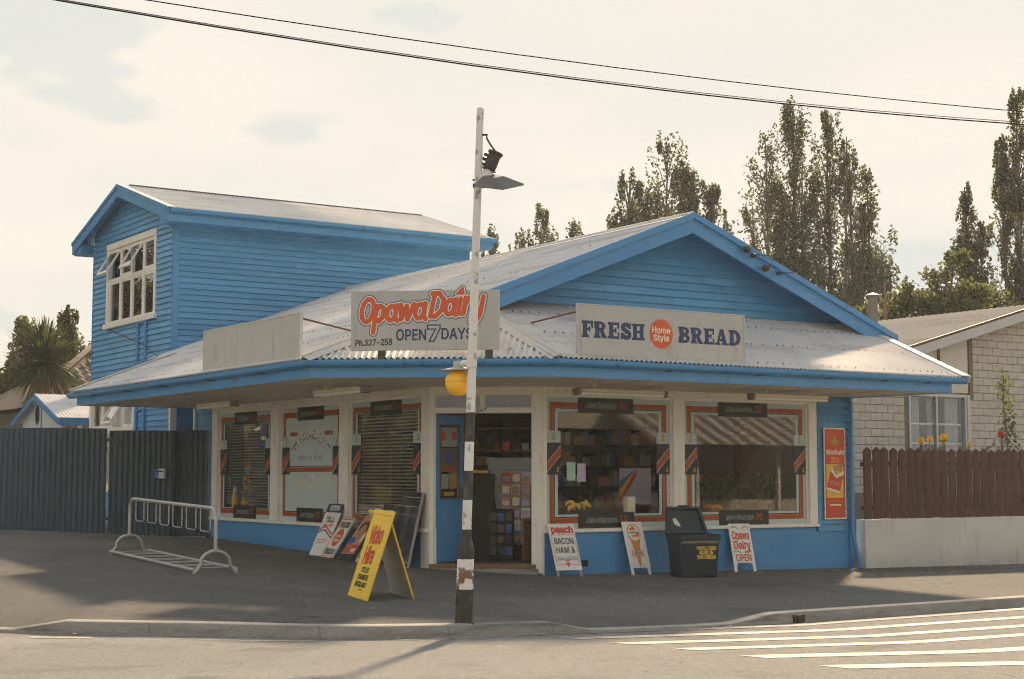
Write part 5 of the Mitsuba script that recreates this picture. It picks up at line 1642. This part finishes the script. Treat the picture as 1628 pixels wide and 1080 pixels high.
for row in range(12):
    t = row * .33
    y, z = ty - t / stl, tz - slt * t / stl
    hipx = 16.2 - 3.2 * (t / stl) / 3.8
    for i in range(22):
        x = 13.0 + i * .30
        if x < hipx or x > 16.9:
            continue
        scene[numbered(K + '__roof_tile')] = {**(tA if r_.random() < .6 else tB), 'to_world': T().translate([x, y, z]).rotate([1, 0, 0], -ang)}
add(K + '__hip_capping', tube([(16.2, ty, tz + .05), (13.0, 45.8, tz - slt * 3.8 + .05)], .1, 8), 'tile_pale')
add(K + '__ridge_capping', tube([(16.2, ty, tz + .05), (22.5, ty, tz + .05)], .1, 8), 'tile_pale')
K = thing('brick_chimney', 'brown brick chimney showing at the left edge of the tall blue house', 'chimney')
add(K + '__stack', box(13.56, 13.95, 40.9, 41.4, 1, 5.5), 'brick_brown')
add(K + '__cap', box(13.52, 13.98, 40.85, 41.45, 5.5, 5.62), 'brick_brown')

# ------------------------------------------------------------------ power lines
def wire(name, a, b, r, sag, label):
    a, b = np.array(a, float), np.array(b, float)
    t = np.linspace(0, 1, 40)
    p = a + (b - a) * t[:, None]
    p[:, 2] -= sag * 4 * t * (1 - t)
    k = thing(name, label, 'power line')
    add(k, tube(p, r, 6), 'wire_black')


wire('power_line', (-19.5, 18.64, 9.215), (40.5, 13.0, 9.215), .0095, 2.97, 'thick black power line, lowest of the overhead wires')
wire('power_line', (-19.5, 18.80, 9.27), (40.5, 13.0, 9.27), .005, 2.98, 'thin power line running just above the thick one')
wire('power_line', (-20.5, 18.75, 8.62), (39.5, 13.1, 8.62), .007, 2.16, 'upper thin power line, clear above the other two')

# ------------------------------------------------------------------ trees


def leaves(C, size, g, up=0.0):
    """one small kite-shaped leaf per point of C, turned at random"""
    n = len(C)
    a = g.normal(size=(n, 3))
    a[:, 2] += up
    a /= np.linalg.norm(a, axis=1, keepdims=True)
    b = np.cross(a, g.normal(size=(n, 3)))
    b /= np.linalg.norm(b, axis=1, keepdims=True)
    s = (size * g.uniform(.7, 1.35, n))[:, None]
    V = np.stack([C + a * s, C + b * s * .55, C - a * s * .8, C - b * s * .55], 1).reshape(-1, 3)
    i = np.arange(n) * 4
    return trimesh.Trimesh(V, np.vstack([np.stack([i, i + 1, i + 2], 1), np.stack([i, i + 2, i + 3], 1)]), process=False)


def poplar(label, x, y, ztop, stems, n=5200, size=.15, leaf='poplar_leaf', bare=.25, group=None, seed=1, zb=-.5, name='poplar_tree'):
    """stems: (offset along the picture's right, height as a share of the tree, half width, density)"""
    g = np.random.default_rng(seed)
    K = thing(name, label, 'tree', group)
    H = ztop - zb
    tot = sum(s[3] * s[1] for s in stems)
    C, trunks = [], []
    for off, hf, hw, den in stems:
        dep = g.uniform(-.8, .8)
        t = np.linspace(0, 1, 14)
        wob = np.cumsum(g.normal(0, .05, 14)) * (hf * H / 14) * .5
        top = np.array([x, y, 0]) + RT * off + np.array([.5457, .838, 0]) * dep
        base = np.array([x, y, 0]) + RT * off * .45 + np.array([.5457, .838, 0]) * dep * .5
        P = base + (top - base) * (t ** .7)[:, None] + RT * wob[:, None]
        P[:, 2] = zb + t * H * hf * .97
        trunks.append(tube(P, np.linspace(.17 * hf, .02, 14), 6))
        k = int(85 * hf * den)
        ct = g.uniform(bare, 1.0, k) ** .9
        m = int(2.0 * n * den * hf / tot / k)
        for c in ct:
            q = np.array([np.interp(c, t, P[:, j]) for j in range(3)])
            prof = hw * (.32 + .9 * np.sin(math.pi * min(1, (1.02 - c) / .95) ** .75)) * 1.2
            an = g.uniform(0, 6.283)
            rr = prof * g.uniform(.0, 1.15) ** .8
            cc = q + [rr * math.cos(an), rr * math.sin(an), 0]
            if rr > .25:
                trunks.append(tube([q - [0, 0, .8 + rr], (q + cc) / 2 - [0, 0, .25], cc + [0, 0, .3]], [.035, .025, .01], 4, cap=False))
            sg = prof * g.uniform(.12, .34)
            e = g.normal(size=(m, 3))
            e *= np.minimum(1, 1.55 / np.linalg.norm(e, axis=1, keepdims=True))
            pts = cc + e * [sg * .85, sg * .85, sg * 3.0]
            C.append(pts)
    C = np.vstack(C)
    add(K + '__trunk', cat(trunks), 'bark', 60)
    add(K + '__crown', leaves(C, size, g, .6), leaf)
    return K


GP = 'tall poplars behind the houses'
poplar('sparse outermost left poplar of the tall clump right of the shop gable', 47.1, 51.6, 17.2, [(0, .97, .75, .6), (-1.0, .66, .8, .8), (.5, .75, .6, .6), (-.5, .8, .5, .5)], 4600, .088, group=GP, seed=3, bare=.3)
poplar('tallest dense poplar in the clump right of the shop gable', 48.1, 50.8, 18.4, [(0, 1.0, .75, 1.5), (.45, .86, .6, .9), (-.5, .8, .6, .9)], 7600, .088, group=GP, seed=4, bare=.12)
poplar('poplar with a forked top just right of the tallest one', 49.4, 49.9, 18.0, [(-.1, 1.0, .65, 1.0), (.5, .93, .5, .6), (-.7, .84, .5, .8)], 5400, .088, group=GP, seed=5, bare=.2)
poplar('thin poplar with bare lower stems, fourth from the left in the tall clump', 50.15, 49.65, 16.6, [(0, .97, .55, .6), (.6, .82, .6, .7)], 3200, .088, group=GP, seed=6, bare=.25)
poplar('loose airy poplar at the right end of the tall clump', 51.0, 49.2, 15.5, [(0, .97, .75, .7), (.7, .74, .7, .8), (-.6, .75, .6, .6), (1.0, .52, .6, .7)], 5200, .088, group=GP, seed=7, bare=.2)
poplar('broad poplar with the highest top, behind the ridge left of the shop gable', 46.5, 57.9, 18.0, [(0, .98, .9, 1.0), (.7, .90, .7, .9), (-.9, .86, .8, .9)], 6400, .095, group=GP, seed=8, bare=.35)
poplar('poplar standing at the left of the group behind the shop ridge', 45.1, 59.0, 16.4, [(0, .98, .7, .9), (-.8, .86, .6, .8)], 4000, .095, group=GP, seed=9, bare=.4)
poplar('short greener poplar in front of the group behind the shop ridge', 45.8, 58.6, 14.4, [(0, .98, .8, 1.0), (.9, .9, .6, .8), (-.6, .9, .6, .7)], 4600, .095, 'poplar_leaf_green', group=GP, seed=10, bare=.4)
poplar('right hand poplar of the group behind the shop ridge', 47.4, 57.4, 16.4, [(0, .98, .7, 1.1), (.5, .9, .5, .7)], 4000, .095, group=GP, seed=11, bare=.4)
poplar('slim lone poplar just right of the shop gable peak', 48.4, 56.9, 15.8, [(0, .98, .55, .9), (.4, .84, .35, .5)], 2400, .095, group=GP, seed=12, bare=.4)
poplar('small distant poplar between the beacon pole and the shop ridge', 50.0, 73.6, 17.2, [(0, .99, .6, .9), (-1.0, .9, .7, .9), (.8, .86, .6, .8)], 3600, .11, 'poplar_leaf_green', group=GP, seed=13, bare=.5)
poplar('small pale poplar top just above the shop ridge', 51.5, 72.9, 16.2, [(.3, .99, .6, .9), (-.8, .9, .5, .8)], 2200, .11, 'poplar_leaf_green', group=GP, seed=14, bare=.5)
poplar('poplar tip showing right of the beacon pole above the house gutter', 47.6, 75.4, 15.9, [(.0, .99, .5, .9), (-.5, .9, .4, .8), (.6, .88, .4, .8)], 2400, .11, group=GP, seed=15, bare=.5)
poplar('tall poplar cut by the right edge of the picture', 48.2, 38.9, 16.3, [(0, 1.0, .42, 1.2), (-.6, .9, .36, .9), (.6, .95, .45, 1.0)], 7200, .08, group=GP, seed=16, bare=.25)
poplar('shorter dark poplar left of the one at the right edge', 48.6, 41.4, 13.4, [(0, .98, .42, 1.1), (.42, .86, .34, .9), (-.36, .8, .34, .8)], 5200, .08, group=GP, seed=17, bare=.45)


def bush(label, blobs, n, size, leaf, seed, base, name='bushy_tree', group=None):
    g = np.random.default_rng(seed)
    K = thing(name, label, 'tree', group)
    C, br = [], []
    base = np.array(base, float)
    vol = sum(b[3] ** 2 for b in blobs)
    for x, y, z, r in blobs:
        c = np.array([x, y, z])
        br.append(tube([base, base * .6 + c * .4 + [0, 0, .3], c], [.13, .08, .02], 6))
        m = max(8, int(15 * r))
        d = g.normal(size=(m, 3))
        d /= np.linalg.norm(d, axis=1, keepdims=True)
        cc = c + d * r * g.uniform(.55, 1.0, m)[:, None] * [1, 1, .95]
        k = int(n * r * r / vol / m)
        for q in cc:
            C.append(q + g.normal(size=(k, 3)) * r * .20)
            br.append(tube([c, (c + q) / 2 + [0, 0, .1], q], [.03, .02, .008], 4, cap=False))
    add(K + '__trunk', cat(br), 'bark', 60)
    add(K + '__crown', leaves(np.vstack(C), size, g, .3), leaf)


bush('bright green bushy tree behind the block house roof', [(35.7, 33.3, 5.2, 1.0), (36.6, 32.9, 5.9, .9), (37.0, 32.6, 7.1, .62), (37.25, 32.5, 7.9, .40), (37.5, 32.3, 5.4, 1.0), (36.1, 33.2, 6.7, .55), (35.3, 33.5, 4.4, .9), (35.1, 33.7, 5.6, .8), (36.0, 33.1, 6.2, .9), (37.7, 32.2, 6.3, .7), (34.8, 33.9, 4.9, .8)], 14000, .085, 'bush_leaf', 21, (36.5, 33, 0))
bush('pale green bushy tree right of the brighter one, behind the block house', [(38.8, 33.8, 6.2, .85), (39.3, 33.5, 5.2, 1.0), (40.0, 33.1, 5.6, .8), (38.3, 34.1, 5.0, .9), (40.9, 32.7, 5.0, .9), (38.7, 33.9, 7.0, .5), (39.6, 33.3, 6.3, .8), (40.5, 32.9, 5.8, .8)], 11000, .085, 'bush_leaf', 22, (39.3, 33.5, 0))
bush('yellowish bush low behind the block house roof at the right edge', [(41.6, 32.0, 6.2, .75), (41.8, 31.8, 5.2, .8)], 3000, .085, 'bush_leaf', 23, (41.7, 31.9, 0))
poplar('leaning dark green tree top behind the cabbage tree, nearest the tall house', 16.9, 54.2, 7.5, [(0, .99, .36, 1.1), (-.6, .80, .36, 1.0), (.4, .68, .28, .7)], 5200, .08, 'bush_leaf', seed=24, bare=.35, name='garden_tree')
poplar('rounder green tree top rising straight behind the cabbage tree', 15.7, 55.1, 7.2, [(0, .97, .36, 1.1), (-.5, .72, .45, 1.0), (.35, .74, .32, .8)], 5000, .08, 'bush_leaf', seed=25, bare=.3, name='garden_tree')
poplar('small low tree between the cabbage tree and the brick chimney', 17.5, 53.9, 6.0, [(0, .98, .4, 1.0), (.2, .8, .4, .8)], 2000, .08, 'bush_leaf', seed=26, bare=.4, name='garden_tree')
bush('hedge tree low at the left edge behind the fence', [(13.6, 57, 3.0, 1.4), (15.0, 56.5, 3.2, 1.2), (12.5, 58, 3.9, 1.3)], 5000, .12, 'bush_leaf', 27, (14, 57, 0), 'garden_tree')

# cabbage tree
K = thing('cabbage_tree', 'spiky cabbage tree with a round head of long leaves behind the iron fence', 'tree')
hc = np.array([13.58, 45.95, 4.62])
add(K + '__trunk', tube([(13.65, 46.0, .1), (13.5, 45.9, 2.2), hc], [.17, .14, .12], 10), 'bark', 40)
g = np.random.default_rng(31)


def blades(n, lo, hi, L, wd_, droop):
    V, Fq = [], []
    for i in range(n):
        az, elv = g.uniform(0, 2 * math.pi), g.uniform(lo, hi)
        d = np.array([math.cos(az) * math.cos(elv), math.sin(az) * math.cos(elv), math.sin(elv)])
        s = np.cross(d, [0, 0, 1.0])
        s /= np.linalg.norm(s) + 1e-9
        l = L * g.uniform(.75, 1.15)
        b = len(V)
        for j in range(5):
            t = j / 4
            p = hc + d * l * t - np.array([0, 0, droop * g.uniform(.8, 1.2) * l * t * t])
            w = wd_ * (.5 + 1.1 * t) * (1 - t ** 3) + .003
            V += [p - s * w, p + s * w]
            if j:
                q = b + 2 * j - 2
                Fq += [[q, q + 1, q + 3], [q, q + 3, q + 2]]
    return trimesh.Trimesh(V, Fq, process=False)


add(K + '__crown', blades(760, -.55, 1.5, 1.42, .028, .15), 'palm_leaf')
add(K + '__dead_leaf_skirt', blades(160, -1.0, -.2, 1.1, .025, .4), 'palm_dead_leaf')

# roses behind the picket fence and a climber at the right edge
g = np.random.default_rng(41)


def rose(label, x, y, z, heads, m, group='rose bushes behind the picket fence'):
    K = thing('rose_bush', label, 'plant', group)
    st = [tube([(x + g.uniform(-.1, .1), y, -.1), (x + dx * .5, y, z * .6), (x + dx, y + dy, z + dz)], [.012, .01, .006], 5) for dx, dy, dz, r in heads]
    add(K + '__stem', cat(st), 'bush_leaf')
    C = np.vstack([np.array([x, y, z - .35]) + g.normal(size=(200, 3)) * [.2, .15, .15]])
    add(K + '__foliage', leaves(C, .035, g, .2), 'bush_leaf')
    for dx, dy, dz, r in heads:
        ms = []
        for ri, (rr, tilt) in enumerate(((1, .25), (.72, .7), (.42, 1.1))):
            for a_ in np.arange(6) * 1.047 + ri * .5:
                p = Frame((x + dx + rr * r * .45 * math.cos(a_), y + dy + rr * r * .45 * math.sin(a_), z + dz + .3 * r * ri), (-math.sin(a_), math.cos(a_), 0), (math.cos(a_) * math.cos(tilt), math.sin(a_) * math.cos(tilt), math.sin(tilt)))
                ms.append(p(ext(Polygon(el(0, 0, r * .5, r * .55, n=9)), .003)))
        add(K + '__flower', cat(ms), m)


rose('yellow rose bush with two heads over the picket fence under the net-curtained window', 21.6, 19.6, 1.86, [(-.12, 0, .04, .085), (.11, 0, .05, .09), (0, .1, .0, .06)], 'petal_yellow')
rose('yellow rose with one large upright head over the picket fence', 22.08, 19.6, 1.88, [(0, 0, .06, .11), (.05, .05, -.03, .06)], 'petal_yellow')
rose('low small yellow rose right of the other yellow ones', 22.75, 19.6, 1.82, [(0, 0, .02, .06)], 'petal_yellow')
rose('red rose over the picket fence near the right edge', 23.62, 19.6, 1.98, [(0, 0, .05, .09), (.08, .03, .03, .05)], 'petal_red')
K = thing('climbing_plant', 'straggling green climber at the right edge in front of the block wall', 'plant')
C = np.vstack([np.array([23.95 + .10 * math.sin(t * 5) + .12 * t, 19.8, 1.5 + 1.7 * t]) + g.normal(size=(26, 3)) * [.10, .08, .09] for t in np.linspace(0, 1, 15)])
add(K + '__foliage', leaves(C, .042, g, .2), 'bush_leaf')
add(K + '__stem', tube([(23.95 + .10 * math.sin(t * 5) + .12 * t, 19.8, -.1 + 3.3 * t) for t in np.linspace(0, 1, 12)], .012, 5), 'bark')

# ------------------------------------------------------------------ inside the shop
r_ = random.Random(9)
K = thing('magazine_rack', 'pale slanted magazine rack just inside the shop door', 'rack')
MR = Frame((12.62, 20.02, .28), (.80, -.60, 0), (.05, .07, 1))
add(K + '__back', MR(ext(Polygon([(.22, 0), (.78, 0), (.78, 1.30), (-.02, 1.30), (.02, 1.0)]), .02, -.04)), 'grey_print')
add(K + '__header', fbox(MR, -.02, .78, 1.12, 1.30, -.02, .02, .004), 'grey_print')
mcols = ['cream_print', 'tan_print', 'pink_print', 'lilac_paper', 'grey_print', 'white_paint', 'cream_print', 'mint_paper', 'gold_band', 'grey_print', 'blue_print', 'red_print']
for row in range(6):
    for c in range(5):
        x0 = .03 + c * .15 + .01 * r_.random()
        b0 = .03 + row * .178
        if x0 < .24 - .22 * (b0 / 1.1):
            continue
        q = Frame(MR.pt(x0, b0, .035 - .012 * row + .03), MR.u, MR.v + MR.n * -.2)
        kq = add(K + '__magazine', q(cbox(0, .135, 0, .165, 0, .008, .002)), r_.choice(mcols))
        add(kq + '__cover', q(box(.015, .12, .015, .09 + .05 * r_.random(), .008, .0095)), r_.choice(mcols))
K = thing('goods_shelf', 'dark shelf of red and pale packets at the back of the shop doorway', 'shelf')
GS = Frame((12.9, 20.95, 0), (.80, -.60, 0))
add(K + '__board', cat([fbox(GS, -.1, 1.2, z - .02, z, -.3, .02) for z in (1.22, 1.70, 2.05)] + [fbox(GS, -.12, -.1, .1, 2.3, -.3, .02)]), 'timber')
for z in (1.22, 1.70):
    for i in range(7):
        add(K + '__packet', fbox(GS, .02 + i * .15, .13 + i * .15, z, z + r_.uniform(.11, .17), -.15, -.02, .004), r_.choice(['brick_brown', 'tan_print', 'red_print', 'dark_print', 'grey_print']))
K = thing('counter', 'dark shop counter with a yellow strip along its top edge behind the door', 'counter')
CO = Frame((12.30, 20.12, 0), (.8, -.6, 0))
add(K + '__cabinet', cat([fbox(CO, -.3, .40, .06, 1.33, -.5, 0, .01)]), 'bin_dark')
add(K + '__price_strip', fbox(CO, .02, .32, 1.345, 1.385, -.02, .012, .003), 'poster_yellow')
K = thing('packet_rack', 'low rack of bright packets on the floor inside the doorway', 'rack')
PR = Frame((12.52, 19.88, .06), (.8, -.6, 0))
add(K + '__stand', fbox(PR, 0, .38, 0, .75, -.25, -.02, .01), 'bin_dark')
for i in range(4):
    for j in range(3):
        add(K + '__packet', fbox(PR, .03 + j * .115, .125 + j * .115, .08 + i * .165, .20 + i * .165, -.02, .02, .004), r_.choice(['dark_print', 'bin_green', 'insulator_brown', 'timber', 'blue_print']))
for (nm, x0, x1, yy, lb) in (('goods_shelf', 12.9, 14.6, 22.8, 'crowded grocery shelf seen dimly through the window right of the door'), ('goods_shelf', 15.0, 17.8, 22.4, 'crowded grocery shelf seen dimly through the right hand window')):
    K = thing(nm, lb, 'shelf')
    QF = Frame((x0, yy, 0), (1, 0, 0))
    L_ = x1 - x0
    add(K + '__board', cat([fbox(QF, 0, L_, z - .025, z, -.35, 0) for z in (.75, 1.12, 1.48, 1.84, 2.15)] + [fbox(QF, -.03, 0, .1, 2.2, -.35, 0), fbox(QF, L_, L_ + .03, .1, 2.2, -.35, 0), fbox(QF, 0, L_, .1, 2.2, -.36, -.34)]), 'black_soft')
    for z in (.75, 1.12, 1.48, 1.84):
        q = .03
        while q < L_ - .15:
            w = r_.uniform(.08, .2)
            add(K + '__packet', fbox(QF, q, q + w, z, z + r_.uniform(.14, .28), -.2, -.03 - r_.uniform(0, .05), .004), r_.choice(['tan_print', 'dark_print', 'brick_brown', 'grey_print', 'gold_band', 'blue_print', 'grey_print', 'insulator_brown', 'pink_print', 'cream_print']))
            q += w + .012
K = thing('red_post', 'tall rust red post inside the right hand shop window', 'post')
add(K, cbox(16.95, 17.12, 19.3, 19.45, .06, 2.55, .01), 'brick_brown')
K = thing('window_shelf', 'dark ledge behind the right hand shop windows', 'shelf')
add(K, cat([box(12.55, 17.9, 18.50, 19.0, .66, .70), box(12.55, 17.9, 18.95, 19.0, .1, .66)]), 'timber')
K = thing('banana_bunch', 'pile of yellow bananas in the window right of the door', 'fruit')
for i in range(11):
    c = np.array([13.35 + r_.uniform(-.16, .16), 18.72 + r_.uniform(-.08, .08), .75 + r_.uniform(0, .10)])
    a_ = r_.uniform(0, 6.28)
    u_, v_ = np.array([math.cos(a_), math.sin(a_), .2]), np.array([-.2 * math.cos(a_), 0, 1])
    add(K + '__banana', tube(arc(c, .09, .3, 2.6, 7, u_, v_), [.006, .017, .02, .021, .02, .015, .006], 7), 'petal_yellow', True)
K = thing('cardboard_carton', 'small pale carton standing in the window beside the bananas', 'box')
add(K, cat([cbox(14.10, 14.25, 18.55, 18.65, .70, 1.00, .006), box(14.095, 14.255, 18.545, 18.655, .93, .95)]), 'cream_print')
K = thing('striped_poster', 'poster with blue yellow and red diagonal bands inside the window right of the door', 'poster')
SPF = Frame((14.75, 19.6, 0), (1, 0, 0))
add(K + '__sheet', fbox(SPF, 0, .62, .86, 1.42, -.01, 0), 'lilac_paper')
for o, m in ((0, 'blue_print'), (.13, 'poster_yellow'), (.26, 'red_print')):
    print_on(SPF, K + '__band', Polygon([(.0, 1.22 - o), (.33, 1.42), (.33, 1.42 - .0 - .0), (.33, 1.30), (.0, 1.10 - o)]).buffer(0).intersection(sbox(0, .86, .33, 1.42)), m, .001 + o * .01)
for i, (x, z, m, lb) in enumerate(((15.5, .70, 'green_print', 'green potted plant at the left of the right hand window'), (16.1, .70, 'bush_leaf', 'leafy potted plant in the middle of the right hand window'), (16.9, .70, 'bush_leaf', 'leafy potted plant at the right of the right hand window'))):
    K = thing('potted_plant', lb, 'plant', 'potted plants in the right hand window')
    add(K + '__pot', lathe([(0, 0), (.08, 0), (.11, .18), (.12, .18), (.12, .20), (0, .19)], 14).apply_translation((x, 18.75, z)), 'rust', 40)
    add(K + '__foliage', leaves(np.array([x, 18.75, z + .42]) + g.normal(size=(260, 3)) * [.16, .09, .12], .045, g, .4), 'bush_leaf')
K = thing('orange_crate', 'small crate of oranges in the right hand window', 'crate')
add(K + '__crate', cat([box(15.72, 16.0, 18.56, 18.58, .7, .80), box(15.72, 16.0, 18.84, 18.86, .7, .80), box(15.72, 15.74, 18.58, 18.84, .7, .80), box(15.98, 16.0, 18.58, 18.84, .7, .80)]), 'timber')
for i in range(9):
    s_ = trimesh.creation.icosphere(2, .04)
    s_.apply_translation((15.78 + .08 * (i % 3), 18.63 + .08 * (i // 3), .82 + .012 * (i % 2)))
    add(K + '__orange', s_, 'cone_orange', True)
K = thing('toy_tower', 'cone shaped tower of coloured toys in the leftmost shop window', 'toy')
for i in range(26):
    t = i / 26
    a_ = i * 2.4
    rr = .17 * (1 - t) ** .7
    s_ = trimesh.creation.icosphere(2, .06 * (1 - .45 * t))
    s_.apply_translation((11.42 + rr * math.cos(a_) * .5, 26.15 + rr * math.sin(a_), .70 + .85 * t))
    add(K + '__ball', s_, r_.choice(['cone_orange', 'pink_print', 'green_print', 'gold_band', 'blue_print', 'petal_yellow', 'red_print']), True)
add(K + '__stand', box(11.32, 11.52, 25.95, 26.35, .3, .64), 'timber')
K = thing('bottle', 'yellow bottle with a white cap in the leftmost shop window', 'bottle')
add(K + '__body', lathe([(0, 0), (.055, 0), (.058, .28), (.03, .34), (.03, .36), (0, .36)], 14).apply_translation((11.34, 26.55, .66)), 'petal_yellow', 40)
add(K + '__cap', lathe([(0, .36), (.034, .36), (.034, .44), (0, .44)], 14).apply_translation((11.34, 26.55, .66)), 'white_paint', 40)

# ------------------------------------------------------------------ across the right-hand street: what the shop windows mirror
O = thing('opposite_shop', 'cream shop with a corrugated awning across the street, seen mirrored in the right hand windows', 'shop')
FO = Frame((46, -3.0, 0), (-1, 0, 0))
add(O + '__wall', cat([fbox(FO, 0, 22, 2.75, 5.4, -.3, 0), fbox(FO, 0, 1.0, -.5, 2.75, -.3, 0), fbox(FO, 7.5, 8.2, -.5, 2.75, -.3, 0), fbox(FO, 19.2, 22, -.5, 2.75, -.3, 0), fbox(FO, 1, 19.2, -.5, .5, -.3, 0)]), 'shop_over_white')
add(O + '__display_window', cat([fbox(FO, 1, 7.5, .5, 2.75, -.25, -.15), fbox(FO, 8.2, 19.2, .5, 2.75, -.25, -.15)]), 'bin_dark')
for q in (2.5, 4.4, 10.2, 12.5, 17.2, 19.0):
    add(O + '__upper_window', fbox(FO, q, q + 1.1, 3.7, 4.8, 0, .01), 'dark_room')
for q in (1.2, 4.6, 7.6, 10.9, 14.3):
    add(O + '__verandah_post', fbox(FO, q, q + .12, -.5, 2.6, 1.6, 1.72), 'white_paint')
for i in range(24):
    q = 9.2 + i * .31
    AW = Frame(FO.pt(q, 3.45, .02), FO.u, np.array([0, -.9, .44]))
    add(O + '__awning_strip', AW(box(0, .3, -2.75, 0, 0, .02)), ('sign_board_white', 'awning_dark')[i % 2])
add(O + '__string_course', fbox(FO, 0, 22, 3.52, 3.62, 0, .06), 'white_paint')
g = np.random.default_rng(77)
bush('dark dense row of street trees far up the left street', [(-6 + i * 1.0 + g.uniform(-.5, .5), 50 + i * 4, 2.4 + 3.4 * (i % 4) + g.uniform(0, 1), 3.6) for i in range(-2, 26)], 42000, .6, 'poplar_leaf', 78, (-8, 60, 0), 'street_tree')

# ------------------------------------------------------------------ thin summer haze that pales the far trees
scene['haze_air'] = {'type': 'homogeneous', 'albedo': {'type': 'rgb', 'value': [.93, .95, .97]}, 'sigma_t': {'type': 'rgb', 'value': [.0008, .0008, .0008]}}
scene['haze'] = {'type': 'cube', 'to_world': T().translate([20, 50, 9.0]).scale([70, 110, 12.0]), 'bsdf': {'type': 'null'}, 'interior': {'type': 'ref', 'id': 'haze_air'}}
labels['haze'] = {'label': 'thin pale summer haze hanging over the street and trees', 'category': 'haze', 'kind': 'stuff'}
scene['camera']['medium'] = {'type': 'ref', 'id': 'haze_air'}
